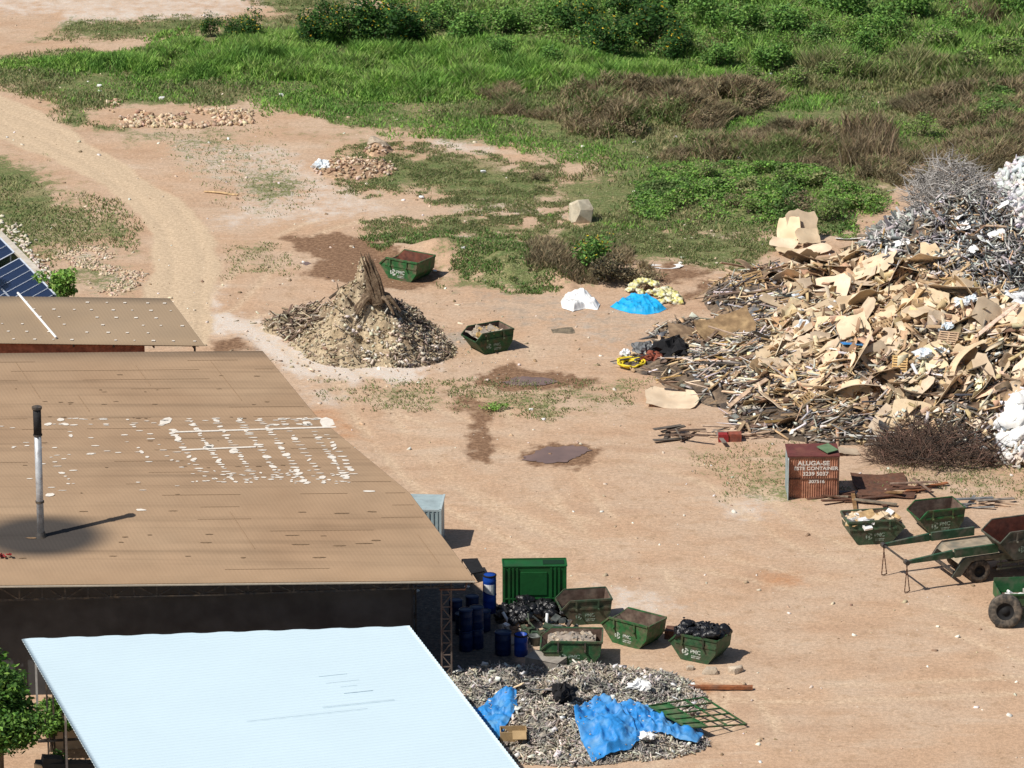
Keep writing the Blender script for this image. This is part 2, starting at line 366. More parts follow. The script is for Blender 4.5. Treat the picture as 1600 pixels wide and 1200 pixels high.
GREY = layer([([(720, 450), (900, 455), (1010, 490), (1100, 530), (1040, 560), (900, 520), (740, 500)], 0.4), ([(640, 520), (760, 510), (760, 545), (650, 550)], 0.7),
    ([(1080, 560), (1300, 600), (1500, 640), (1500, 690), (1250, 660), (1080, 600)], 0.6)], 1.0, 0.6)
ROADP = [(-120, 118), (0, 148), (60, 172), (140, 226), (220, 272), (290, 318), (332, 370), (342, 420), (332, 465), (328, 540), (258, 540), (225, 460), (240, 400), (236, 362),
         (200, 320), (140, 280), (60, 242), (0, 218), (-120, 185)]
ROAD = layer([ROADP], 0.9, 0.18)
ORANGE = layer([([(1185, 893), (1250, 895), (1255, 914), (1190, 916)], 0.6), ([(1030, 1062), (1170, 1062), (1180, 1082), (1030, 1085)], 0.75), ([(640, 785), (700, 775), (720, 800), (660, 800)], 0.5),
    ([(380, 640), (520, 640), (600, 700)], 0.5)], 0.8, 0.4)
FLOOR_SHADE = layer([[(620, 900), (735, 912), (775, 955), (800, 1012), (830, 1050), (700, 1075), (560, 1090)]], 0.9, 0.2)  # roof shade painted into the ground colour below the shed
TRACK = np.zeros(GX.shape)
for T in ([(700, 700), (800, 780), (980, 850), (1200, 900), (1450, 960), (1700, 1060)], [(560, 620), (680, 760), (860, 860), (1000, 960), (1150, 1100), (1250, 1260)], [(900, 1040), (1150, 1080), (1400, 1080), (1750, 1060)],
          [(420, 500), (560, 600), (820, 700), (1100, 740), (1300, 860), (1700, 900)], [(340, 480), (480, 360), (700, 320), (880, 310)], [(1040, 1260), (1100, 1050), (1010, 900), (900, 780), (820, 640), (800, 540)]):
    tw = poly_w(T); q = []
    for i in range(len(tw) - 1):
        for k in range(8):
            f_ = k / 8; p0 = tw[max(i - 1, 0)]; p1, p2 = tw[i], tw[i + 1]; p3 = tw[min(i + 2, len(tw) - 1)]
            q.append(0.5 * (2 * p1 + (p2 - p0) * f_ + (2 * p0 - 5 * p1 + 4 * p2 - p3) * f_ ** 2 + (3 * p1 - p0 - 3 * p2 + p3) * f_ ** 3))
    q.append(tw[-1]); dt = np.full(GX.shape, 1e9); sel = (GX > -50) & (GX < 50) & (GY < 60); xs, ys = GX[sel], GY[sel]; dd = np.full(xs.shape, 1e9)
    for a, b in zip(q[:-1], q[1:]):
        e = b - a; t = np.clip(((xs - a[0]) * e[0] + (ys - a[1]) * e[1]) / (e @ e + 1e-9), 0, 1); dd = np.minimum(dd, np.hypot(xs - a[0] - t * e[0], ys - a[1] - t * e[1]))
    dt[sel] = dd; TRACK = np.maximum(TRACK, np.exp(-((dt - 0.95) / 0.24) ** 2) * sstep(0.33, 0.55, fbm(GX * 0.2, GY * 0.2, 91)))
GRASS = np.clip(GRASS * (1 - ROAD), 0, 1)
GZ = ground_z(GX, GY)
# wheel ruts pressed into the road
mid_r = [(-120, 150), (0, 182), (80, 212), (160, 255), (235, 305), (280, 355), (296, 405), (290, 465), (290, 540)]
rw = poly_w(mid_r); dm = np.full(GX.shape, 1e9)
for i in range(len(rw) - 1):
    a, b = rw[i], rw[i + 1]; e = b - a; t = np.clip(((GX - a[0]) * e[0] + (GY - a[1]) * e[1]) / (e @ e), 0, 1)
    dm = np.minimum(dm, np.hypot(GX - a[0] - t * e[0], GY - a[1] - t * e[1]))
RUT = np.exp(-((dm - 0.85) / 0.22) ** 2) + 0.6 * np.exp(-((dm - 2.0) / 0.2) ** 2)
TRACK = np.maximum(TRACK, RUT * ROAD * 0.3); GZ = GZ - 0.03 * RUT * ROAD - 0.03 * TRACK
nyg, nxg = GX.shape
V = np.stack([GX.ravel(), GY.ravel(), GZ.ravel()], 1)
I = np.arange(nxg * nyg).reshape(nyg, nxg)
Q = np.stack([I[:-1, :-1], I[:-1, 1:], I[1:, 1:], I[1:, :-1]], -1).reshape(-1, 4)
road_f = ROAD.ravel()[Q].mean(1) > 0.5

def ground_material():
    m = bpy.data.materials.new('yard_ground'); m.use_nodes = True; N = m.node_tree.nodes; L = m.node_tree.links
    b = N['Principled BSDF']; b.inputs['Roughness'].default_value = 0.95; b.inputs['Specular IOR Level'].default_value = 0.15
    geo = N.new('ShaderNodeNewGeometry'); pos = geo.outputs['Position']
    def noise(sc, det=6, rough=0.6, vec=None):
        n = N.new('ShaderNodeTexNoise'); n.inputs['Scale'].default_value = sc; n.inputs['Detail'].default_value = det; n.inputs['Roughness'].default_value = rough
        L.new(vec or pos, n.inputs['Vector']); return n.outputs[0]
    def mr(v, lo, hi, a=0.0, z=1.0):
        x = N.new('ShaderNodeMapRange'); x.interpolation_type = 'SMOOTHSTEP'; x.inputs[1].default_value = lo; x.inputs[2].default_value = hi
        x.inputs[3].default_value = a; x.inputs[4].default_value = z; L.new(v, x.inputs[0]); return x.outputs[0]
    def math_(op, a, c):
        x = N.new('ShaderNodeMath'); x.operation = op
        for v, s in ((a, x.inputs[0]), (c, x.inputs[1])):
            if hasattr(v, 'links'): L.new(v, s)
            else: s.default_value = v
        return x.outputs[0]
    def mix(f, A, B, mode='MIX'):
        x = N.new('ShaderNodeMix'); x.data_type = 'RGBA'; x.blend_type = mode
        for v, s in ((f, x.inputs[0]), (A, x.inputs[6]), (B, x.inputs[7])):
            if hasattr(v, 'links'): L.new(v, s)
            else: s.default_value = v if not isinstance(v, tuple) else (*v, 1)[:4]
        return x.outputs[2]
    A = N.new('ShaderNodeVertexColor'); A.layer_name = 'LayA'; sa = N.new('ShaderNodeSeparateColor'); L.new(A.outputs[0], sa.inputs[0])
    B = N.new('ShaderNodeVertexColor'); B.layer_name = 'LayB'; sb = N.new('ShaderNodeSeparateColor'); L.new(B.outputs[0], sb.inputs[0])
    n1 = noise(0.22, 6); n2 = noise(1.1, 6, 0.65); n3 = noise(5.0, 5, 0.7); n4 = noise(16.0, 3)
    st = N.new('ShaderNodeMapping'); st.inputs['Scale'].default_value = (0.28, 0.8, 1); st.inputs['Rotation'].default_value = (0, 0, R(-16)); L.new(pos, st.inputs[0])
    n5 = noise(1.0, 6, 0.65, st.outputs[0])
    c = mix(mr(n1, 0.35, 0.65), (0.505, 0.338, 0.222), (0.52, 0.38, 0.27))
    c = mix(mr(n5, 0.5, 0.85), c, (0.42, 0.265, 0.165))
    c = mix(mr(n2, 0.52, 0.74), c, (0.40, 0.265, 0.165))
    n6 = noise(0.45, 5, 0.6, st.outputs[0]); c = mix(mr(n6, 0.5, 0.7, 0.0, 0.55), c, (0.42, 0.27, 0.175)); c = mix(mr(n6, 0.28, 0.45, 0.6, 0.0), c, (0.56, 0.44, 0.33))
    def lay(mask, col, w=0.16, amp=1.0, src=None, colb=None):
        nonlocal c
        s = math_('ADD', mask, math_('MULTIPLY', math_('SUBTRACT', src or n2, 0.5), amp))
        cc = col
        if colb: cc = mix(mr(n3, 0.4, 0.62), col, colb)
        c = mix(mr(s, 0.5 - w, 0.5 + w), c, cc)
    lay(sa.outputs[2], (0.69, 0.62, 0.55), 0.34, 1.4, colb=(0.57, 0.46, 0.37))
    lay(sb.outputs[0], (0.36, 0.30, 0.24), 0.25, 1.1, colb=(0.39, 0.325, 0.26))
    lay(sb.outputs[2], (0.46, 0.24, 0.125), 0.3, 0.9)
    c = mix(math_('MULTIPLY', B.outputs['Alpha'], mr(n3, 0.35, 0.65, 0.25, 0.8)), c, (0.60, 0.46, 0.32))
    lay(sb.outputs[1], (0.11, 0.10, 0.088), 0.25, 0.6, colb=(0.16, 0.14, 0.115))  # near-black floor tone that deepens the shade under the shed roof
    lay(A.outputs['Alpha'], (0.55, 0.415, 0.28), 0.2, 0.25, colb=(0.56, 0.43, 0.295))
    gcol = mix(mr(n2, 0.35, 0.7), (0.10, 0.14, 0.045), (0.20, 0.19, 0.085))
    gcol = mix(mr(n1, 0.5, 0.75), gcol, (0.26, 0.215, 0.115))
    gcol = mix(1.0, gcol, mr(n4, 0.32, 0.68, 0.55, 1.5), 'MULTIPLY'); gcol = mix(mr(n3, 0.52, 0.7, 0.0, 0.7), gcol, (0.30, 0.27, 0.16)); gcol = mix(mr(n3, 0.34, 0.46, 0.6, 0.0), gcol, (0.06, 0.085, 0.03))
    s = math_('ADD', sa.outputs[0], math_('MULTIPLY', math_('SUBTRACT', mix(0.55, n2, n3), 0.5), 2.6))
    c = mix(mr(s, 0.36, 0.66), c, gcol)
    lay(sa.outputs[1], (0.19, 0.11, 0.066), 0.22, 1.3, colb=(0.27, 0.165, 0.10))
    # specks: small pale stones and dark crumbs that lie everywhere
    sp = N.new('ShaderNodeTexVoronoi'); sp.inputs['Scale'].default_value = 2.1; L.new(pos, sp.inputs['Vector'])
    near = mr(sp.outputs['Distance'], 0.05, 0.13, 1.0, 0.0)
    pick = N.new('ShaderNodeSeparateColor'); L.new(sp.outputs['Color'], pick.inputs[0])
    c = mix(math_('MULTIPLY', near, math_('MULTIPLY', mr(pick.outputs[0], 0.80, 0.82), mr(n1, 0.4, 0.6, 0.35, 1.0))), c, (0.72, 0.62, 0.50))
    c = mix(math_('MULTIPLY', near, mr(pick.outputs[1], 0.86, 0.88)), c, (0.17, 0.11, 0.07))
    c = mix(1.0, c, mr(n3, 0.3, 0.7, 0.84, 1.14), 'MULTIPLY'); c = mix(1.0, c, mr(n4, 0.3, 0.7, 0.88, 1.12), 'MULTIPLY')
    L.new(c, b.inputs['Base Color'])
    bp = N.new('ShaderNodeBump'); bp.inputs['Strength'].default_value = 0.55; bp.inputs['Distance'].default_value = 0.12
    L.new(mix(0.5, mix(0.4, n2, n5), n3), bp.inputs['Height']); L.new(bp.outputs[0], b.inputs['Normal'])
    return m
GROUND_M = ground_material()
def ground_part(name, faces):
    used = np.unique(faces); remap = np.full(len(V), -1); remap[used] = np.arange(len(used))
    o = mesh_from_arrays(name, V[used], [remap[faces]], smooth=True, mats=[GROUND_M])
    for nm, arr in (('LayA', (GRASS, MUD, PALE, ROAD)), ('LayB', (GREY, FLOOR_SHADE, ORANGE, TRACK))):
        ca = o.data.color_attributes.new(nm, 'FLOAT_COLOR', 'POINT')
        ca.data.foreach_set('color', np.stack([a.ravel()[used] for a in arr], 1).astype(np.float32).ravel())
    o['kind'] = 'structure'; return o
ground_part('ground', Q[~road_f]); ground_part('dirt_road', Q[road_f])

# puddles: muddy water in hollows
WATER = mat('muddy_water', (0.22, 0.14, 0.11), 0.16, 0.12, 0.8, (0.17, 0.11, 0.09), 0.4, 0.5, spec=0.6)
for P in ([(818, 716), (836, 706), (858, 699), (905, 697), (926, 704), (910, 711), (900, 717), (884, 722), (850, 725), (828, 722)],
          [(786, 599), (800, 592), (815, 589), (858, 592), (873, 597), (862, 601), (840, 603), (806, 604)],
          [(468, 411), (480, 409), (487, 412), (478, 415)]):
    pw = poly_w(P); c = pw.mean(0); n = 72; pts = []
    for k in range(n):
        t = k / n * len(pw); i = int(t); q = pw[i] * (1 - t + i) + pw[(i + 1) % len(pw)] * (t - i); d = q - c
        q = c + d * (1 + 0.30 * (vnoise(k * 0.55, 3.3, 5) - 0.5) + 0.16 * (vnoise(k * 1.7, 7.3, 8) - 0.5)); pts.append((q[0], q[1], 0.035))
    zz = max(gz(p) for p in pts[::6]) + 0.012
    b = MB(); b.add([(c[0], c[1], zz)] + [(p[0], p[1], zz) for p in pts], [(0, i + 1, (i + 1) % n + 1) for i in range(n)])
    o = b.build('puddle', WATER); o['kind'] = 'structure'

# ------------------------------------------------------------------ vegetation
def blades(pts, h, w, cols, bend=0.5):
    """grass blades: 5 vertices each"""
    n = len(pts); a = RNG.uniform(0, 2 * math.pi, n); t = RNG.uniform(0, 2 * math.pi, n); h = h * RNG.uniform(0.5, 1.3, n); w = w * RNG.uniform(0.6, 1.3, n)
    wx = np.cos(a) * w / 2; wy = np.sin(a) * w / 2; bx = np.cos(t) * h * bend; by = np.sin(t) * h * bend
    P = np.zeros((n, 5, 3)); P[:, :, :] = pts[:, None, :]
    P[:, 0, 0] -= wx; P[:, 0, 1] -= wy; P[:, 1, 0] += wx; P[:, 1, 1] += wy
    for k, s in ((2, 1), (3, -1)):
        P[:, k, 0] += s * wx + bx * 0.35; P[:, k, 1] += s * wy + by * 0.35; P[:, k, 2] += h * 0.6
    P[:, 4, 0] += bx; P[:, 4, 1] += by; P[:, 4, 2] += h
    i = np.arange(n)[:, None] * 5
    return P.reshape(-1, 3), [i + np.array([[0, 1, 2, 3]]), i + np.array([[3, 2, 4]])], np.repeat(cols, 5, 0)
def leaves(pts, size, cols, up=0.35):
    """leaf-sized rhombs with random tilt: 4 vertices each"""
    n = len(pts); d = RNG.normal(size=(n, 3)); d[:, 2] *= 0.6; d /= np.linalg.norm(d, axis=1)[:, None]
    e = RNG.normal(size=(n, 3)); e[:, 2] *= up; e -= d * (e * d).sum(1)[:, None]; e /= np.linalg.norm(e, axis=1)[:, None] + 1e-9
    s = (size * RNG.uniform(0.6, 1.4, n))[:, None]
    P = np.stack([pts - d * s * 0.5, pts + e * s * 0.28, pts + d * s * 0.5, pts - e * s * 0.28], 1)
    i = np.arange(n)[:, None] * 4
    return P.reshape(-1, 3), [i + np.array([[0, 1, 2, 3]])], np.repeat(cols, 4, 0)
def colmix(n, cs, jit=0.2):
    cs = np.array(cs); k = RNG.integers(0, len(cs), n); return np.clip(cs[k] * RNG.uniform(1 - jit, 1 + jit, (n, 1)) * RNG.uniform(0.92, 1.08, (n, 3)), 0, 1)
def scatter(poly, n, edge=0.6, clump=None, cs=0.5, lo=0.4):
    P = poly_w(poly); mn = P.min(0); mx = P.max(0); out = np.zeros((0, 2)); g = 0
    while len(out) < n and g < 60:
        q = RNG.uniform(mn, mx, (n * 2, 2)); d = sdist(q[:, 0], q[:, 1], P) + (fbm(q[:, 0] * 0.5, q[:, 1] * 0.35, 31) - 0.5) * 4
        k = d > RNG.uniform(0, edge, len(q))
        if clump is not None: k &= fbm(q[:, 0] * cs, q[:, 1] * cs, clump) > RNG.uniform(lo - 0.08, lo + 0.14, len(q))
        out = np.concatenate([out, q[k]]); g += 1
    out = out[:n]; return np.column_stack([out, ground_z(out[:, 0], out[:, 1])])
def colfield(p, cs, seed, f=0.35, jit=0.25):
    """palette colours that change from clump to clump"""
    cs = np.array(cs); n = len(p); q = (fbm(p[:, 0] * f, p[:, 1] * f * 0.8, seed) - 0.28) / 0.44 + RNG.normal(0, 0.16, n)
    k = np.clip(q * len(cs), 0, len(cs) - 1).astype(int); return np.clip(cs[k] * RNG.uniform(1 - jit, 1 + jit, (n, 1)) * RNG.uniform(0.92, 1.08, (n, 3)), 0, 1)
def hfield(p, seed, f=0.5): return 0.35 + 1.5 * np.clip(fbm(p[:, 0] * f, p[:, 1] * f, seed) - 0.22, 0, 1)
class Veg:
    def __init__(s): s.V = []; s.F = {}; s.C = []; s.n = 0
    def add(s, VFC):
        V_, F_, C_ = VFC; s.V.append(V_); s.C.append(C_)
        for f in F_: s.F.setdefault(f.shape[1], []).append(f + s.n)
        s.n += len(V_)
    def build(s, name, m, parent=None):
        return mesh_from_arrays(name, np.concatenate(s.V), [np.concatenate(v) for v in s.F.values()], np.concatenate(s.C), mats=[m], parent=parent)
BRIGHT = [(0.27, 0.46, 0.09), (0.20, 0.38, 0.07), (0.36, 0.51, 0.14), (0.15, 0.29, 0.06)]
DULL = [(0.20, 0.26, 0.09), (0.28, 0.29, 0.13), (0.14, 0.20, 0.065), (0.34, 0.31, 0.16)]
DRY = [(0.30, 0.235, 0.14), (0.40, 0.32, 0.19), (0.22, 0.18, 0.105), (0.19, 0.16, 0.09)]
STRAW = [(0.36, 0.28, 0.17), (0.28, 0.21, 0.13), (0.20, 0.16, 0.09)]
DARKG = [(0.11, 0.24, 0.05), (0.15, 0.29, 0.065), (0.08, 0.18, 0.04), (0.20, 0.36, 0.08)]

g = Veg()                                            # short grass of the yard's edges
p = scatter(G_MAIN, 160000, clump=41, cs=0.3, lo=0.36); g.add(blades(p, 0.26 * hfield(p, 5), 0.06, colfield(p, DULL[::-1] + [BRIGHT[1], BRIGHT[0], BRIGHT[3]], 15, 0.22), 0.8))
p = scatter(G_LEFT, 9000, clump=43, cs=0.3, lo=0.42); g.add(blades(p, 0.16, 0.06, colmix(len(p), DULL), 0.8))
p = scatter([(560, 372), (760, 352), (880, 385), (960, 400), (1010, 440), (870, 455), (800, 460), (700, 440), (690, 400), (600, 395)], 16000, clump=47, cs=0.8, lo=0.42)
g.add(blades(p, 0.16, 0.06, colmix(len(p), DULL + DARKG[:2]), 0.8))
for P, n in (([(520, 222), (700, 222), (880, 255), (900, 335), (760, 345), (640, 310), (520, 310)], 26000), ([(690, 590), (1010, 592), (1030, 640), (820, 665), (690, 650)], 2200), ([(1330, 720), (1640, 720), (1640, 790), (1350, 760)], 1800), ([(1040, 700), (1240, 690), (1330, 770), (1120, 790)], 1200),
             ([(470, 590), (700, 595), (760, 640), (560, 645)], 1200), ([(560, 345), (860, 335), (1230, 372), (1180, 425), (860, 385), (600, 385)], 26000), ([(60, 62), (120, 28), (280, 22), (380, 32), (330, 56), (200, 68)], 5000), ([(360, -10), (700, -30), (560, 18), (430, 22)], 5000), ([(240, 200), (420, 190), (520, 300), (420, 340), (300, 300)], 1500), ([(340, 380), (460, 370), (470, 430), (350, 440)], 700)):
    p = scatter(P, n, clump=53, cs=1.1, lo=0.45); g.add(blades(p, 0.11, 0.045, colmix(len(p), DULL), 0.9))
tag(g.build('short_grass', GRASSM), 'short patchy green grass covering the edges of the yard', 'grass', kind='stuff')
g = Veg()                                            # tall bright grass of the far field
def edge_fade(p, poly, w): return 0.25 + 0.75 * sstep(0, w, sdist(p[:, 0], p[:, 1], poly_w(poly)))
for P, n, h, pal, sd in (([(-120, 92), (40, 92), (200, 82), (260, 62), (420, 50), (620, 40), (900, 70), (1150, 110), (1250, 130), (1200, 150), (860, 150), (700, 168), (560, 168), (420, 140), (250, 135), (100, 118)], 100000, 0.85, [BRIGHT[3], BRIGHT[1], BRIGHT[0], BRIGHT[0], BRIGHT[2], DULL[0], BRIGHT[1]], 44),
                         ([(560, 0), (1700, -80), (1700, 130), (1400, 125), (1240, 130), (1000, 100), (800, 60)], 100000, 0.95, [DARKG[3], BRIGHT[1], BRIGHT[0], DULL[0], BRIGHT[2], DULL[1], BRIGHT[3]], 45),
                         ([(1180, 90), (1420, 85), (1620, 100), (1620, 152), (1400, 145), (1240, 155)], 22000, 1.2, [(0.25, 0.32, 0.10), (0.16, 0.26, 0.06), DULL[1], DULL[3], (0.30, 0.32, 0.13)], 46)):
    p = scatter(P, n, 2.0, clump=sd, cs=0.45, lo=0.40); g.add(blades(p, h * hfield(p, sd + 1) * edge_fade(p, P, 4.0) * 1.1, 0.075, colfield(p, pal, sd + 2), 0.6))
tag(g.build('tall_grass', GRASSM), 'tall bright green grass of the overgrown field at the back', 'grass', kind='stuff')

def bump_field(poly, n, h, seed, size, cols, cs=0.45, kind='leaf', lo=0.38, layers=True):
    """a low rolling cover: leaves or twigs filling the height under a noisy top surface"""
    p = scatter(poly, n, 1.2, clump=seed, cs=cs, lo=lo)
    top = h * 1.9 * np.clip(fbm(p[:, 0] * 0.6, p[:, 1] * 0.5, seed + 2) - 0.12, 0.03, 1) * edge_fade(p, poly, 3.0)
    p[:, 2] += top * RNG.uniform(0.0, 1.0, len(p)) ** 0.4
    c = colfield(p, cols, seed + 5, 0.5); return leaves(p, size, c) if kind == 'leaf' else blades(p - np.array([0, 0, 0.25]), 0.55, 0.05, c, 0.9)
D1 = [(835, 160), (900, 140), (1000, 135), (1210, 132), (1232, 160), (1110, 205), (960, 228), (860, 212)]
D2 = [(1010, 245), (1060, 222), (1200, 198), (1330, 210), (1410, 240), (1420, 300), (1330, 285), (1250, 268), (1080, 252)]
D3 = [(1380, 165), (1460, 140), (1640, 118), (1640, 250), (1500, 240), (1460, 190)]
g = Veg()
for P, n, h, sd in ((D1, 26000, 1.5, 71), (D2, 24000, 1.2, 73), (D3, 15000, 1.0, 75), ([(730, 132), (830, 135), (850, 190), (760, 180)], 4000, 0.8, 79), ([(1400, 235), (1500, 215), (1660, 200), (1660, 262), (1500, 285), (1410, 300)], 9000, 0.8, 83)):
    g.add(bump_field(P, int(n * 1.3), h, sd, 0.16, [DRY[3], DRY[2], DRY[0], DRY[1], DRY[0], DULL[0]], kind='twig')); g.add(bump_field(P, n // 2, h, sd, 0.17, [DRY[3], DRY[2], DRY[0], DULL[0], DRY[1]]))
p = scatter([(1300, 205), (1390, 195), (1400, 255), (1320, 265)], 1500); g.add(blades(p, 1.3, 0.06, colmix(len(p), STRAW), 0.45))
p = scatter([(1450, 30), (1540, 10), (1600, 30), (1500, 50)], 1500); g.add(blades(p, 1.0, 0.06, colmix(len(p), STRAW), 0.6))
p = scatter([(840, 375), (1000, 395), (1030, 445), (900, 448), (820, 440)], 5000, clump=81, lo=0.45); g.add(blades(p, 0.4, 0.05, colmix(len(p), DRY), 0.8))
tag(g.build('dry_brush', GRASSM), 'brown dead undergrowth between the green bushes', 'undergrowth', kind='stuff')
g = Veg()
for P, n, h, sd in (([(980, 300), (1030, 270), (1130, 250), (1280, 262), (1410, 300), (1385, 355), (1300, 376), (1230, 362), (1150, 350), (1060, 352), (990, 330)], 26000, 0.95, 91),
                    ([(1540, 300), (1640, 290), (1640, 350), (1560, 345)], 500, 0.4, 97), ([(560, 20), (900, 0), (1700, -90), (1700, 110), (1400, 90), (1150, 105), (900, 90), (620, 60)], 30000, 1.6, 93),
                    ([(1440, 150), (1640, 130), (1640, 210), (1500, 205)], 9000, 1.0, 95)):
    g.add(bump_field(P, int(n * 1.5), h, sd, 0.18, [DULL[2], DARKG[2], DARKG[1], BRIGHT[1], DULL[0], BRIGHT[0], BRIGHT[3], DARKG[3], DULL[1]], cs=0.4, lo=0.44))
tag(g.build('leafy_undergrowth', LEAFV), 'low leafy green ground cover rolling over the field', 'undergrowth', kind='stuff')

def shrub_proto(name, label, seed, cols, flowers=0, n=900, w=1.6, h=1.8, lobes=9, size=0.2, stems=LEAF_BARK):
    global RNG
    keep = RNG; RNG = np.random.default_rng(seed); rnd = random.Random(seed)
    t = thing(name, label, 'shrub', (0, 0, -200))
    V_ = Veg(); fl = []; st = MB()
    for k in range(lobes):
        a = rnd.uniform(0, 6.28); r = rnd.uniform(0.1, 0.75) * w; c = np.array([math.cos(a) * r, math.sin(a) * r, h * rnd.uniform(0.35, 0.85) * (1 - 0.25 * r / w)])
        rad = np.array([w * 0.42, w * 0.42, h * 0.30]) * rnd.uniform(0.7, 1.2); m = n // lobes
        d = RNG.normal(size=(m, 3)); d /= np.linalg.norm(d, axis=1)[:, None]; q = c + d * rad * RNG.uniform(0.45, 1.08, (m, 1)); q[:, 2] = np.abs(q[:, 2])
        V_.add(leaves(q, size, colmix(m, cols)))
        st.tube([(0, 0, 0), tuple(c * 0.5 + np.array([0.05, 0, 0])), tuple(c)], [0.04, 0.03, 0.012], 5)
        if flowers:
            m = flowers // lobes; d = RNG.normal(size=(m, 3)); d[:, 2] = np.abs(d[:, 2]); d /= np.linalg.norm(d, axis=1)[:, None]; fl.append(c + d * rad * 1.05)
    if flowers: q = np.concatenate(fl); V_.add(leaves(q, 0.15, colmix(len(q), [(0.70, 0.46, 0.02), (0.78, 0.56, 0.04)]), 0.2))
    V_.build('foliage', LEAFV, t); st.build('stem', stems, t)
    RNG = keep; return t
SHADEG = [(0.035, 0.10, 0.02), (0.05, 0.135, 0.025), (0.025, 0.07, 0.016), (0.07, 0.16, 0.03)]
FLOW = [shrub_proto('flowering_shrub', 'x', 100 + k, SHADEG, 46, 1500, 1.6, 2.6) for k in range(3)]
GRN = [shrub_proto('green_shrub', 'x', 200 + k, [BRIGHT[1], BRIGHT[3]] + DARKG, 0, 1300, 1.5, 2.2) for k in range(3)]
DRYS = [shrub_proto('dead_shrub', 'x', 300 + k, DRY, 0, 800, 1.2, 1.2, size=0.15) for k in range(2)]
LOOSE = [shrub_proto('loose_shrub', 'x', 400 + k, DULL[:3] + BRIGHT[:1], 0, 900, 1.5, 1.7, size=0.18) for k in range(2)]
def place_shrubs(protos, lst, labels, group):
    used = set()
    for i, (px, py, wpx) in enumerate(lst):
        p = put(px, py); sc = wpx / (F / ((p - CAMP).dot(FWD))) / 3.0; src = protos[i % len(protos)]
        lab = labels[i] if isinstance(labels, list) else labels
        z = random.uniform(0.85, 1.15) * sc
        if id(src) not in used and i < len(protos):
            used.add(id(src)); src.location = p; src.rotation_euler = (0, 0, random.uniform(0, 6)); src.scale = (sc, sc, z); src['label'] = lab; src['group'] = group
        else: dup(src, p, random.uniform(0, 6.28), (sc, sc, z), lab, group)
place_shrubs(FLOW, [(485, 72, 80), (548, 68, 70), (600, 72, 105), (650, 70, 80), (388, 62, 62), (1015, 72, 105), (955, 92, 90), (1062, 92, 70), (900, 60, 80), (975, 40, 80), (330, 58, 40), (520, 50, 60), (625, 55, 70), (360, 66, 45)],
             'dark green shrub dotted with yellow flowers in the field at the back', 'yellow flowering shrubs in the back field')
place_shrubs(GRN, [(1225, 62, 100), (1320, 42, 110), (1380, 62, 80), (1290, 20, 90), (1420, 40, 90), (1165, 60, 90), (1110, 50, 90), (850, 50, 70), (790, 55, 70), (725, 68, 80), (1560, 20, 90), (1595, 30, 80),
                   (1345, 88, 70), (1120, 105, 70), (1210, 110, 80), (860, 110, 60), (780, 98, 60), (690, 45, 70), (1490, 8, 90), (1040, 20, 90), (1190, 5, 90), (1275, 72, 70)],
             'dense green leafy shrub without flowers in the field at the back', 'green shrubs in the back field')
place_shrubs(LOOSE, [(1440, 212, 62), (1510, 120, 80), (1470, 85, 80), (1575, 95, 80), (1400, 108, 60), (1550, 190, 60), (1330, 120, 70), (1180, 135, 60), (1110, 285, 60), (1230, 300, 70), (1290, 345, 60), (1170, 335, 50), (1240, 135, 60), (1290, 128, 55)],
             'loose olive green shrub among the dry grass at the back', 'olive shrubs among the dry grass')
place_shrubs(DRYS, [(1255, 330, 80), (1150, 320, 60), (985, 212, 70), (1085, 195, 80), (1180, 172, 70), (905, 205, 60), (1480, 200, 50), (1200, 330, 50), (840, 282, 40)],
             'brown withered shrub among the green bushes', 'withered shrubs')
place_shrubs([shrub_proto('flowering_shrub', 'x', 501, DARKG, 60, 1000, 1.2, 1.7)], [(925, 418, 72)], 'lone dark green shrub with yellow flowers behind the dead bush', None) if False else None
s = shrub_proto('flowering_shrub', 'lone yellow flowering shrub standing behind the big dead bush mid yard', 501, DARKG, 60, 1100, 1.1, 2.0); s.location = put(928, 432)
s = shrub_proto('dead_shrub', 'big grey brown dead bush above the white sheet bundle', 502, DRY[2:] + [(0.05, 0.045, 0.03)], 0, 1700, 1.7, 1.5, size=0.16); s.location = put(950, 445)
s = shrub_proto('dead_shrub', 'low spreading dead scrub beside the big dead bush', 503, DRY, 0, 900, 1.9, 0.8, size=0.15); s.location = put(1010, 442)
s = shrub_proto('grass_clump', 'small green weed growing at the foot of the rusty kiosk', 504, DULL + BRIGHT[:1], 0, 260, 0.5, 0.7, 5, 0.16); s.location = put(1264, 772)
s = shrub_proto('green_vine', 'yellowish green vine growing on the scrap pile at the photo edge', 505, BRIGHT + [(0.22, 0.28, 0.05)], 0, 1500, 2.6, 1.4, 9, 0.26); s.location = at(1610, 342, 1.8); 
s = shrub_proto('grass_clump', 'bright green tuft between the two mud patches', 506, BRIGHT, 0, 200, 0.9, 0.3, 6, 0.14); s.location = put(772, 638)

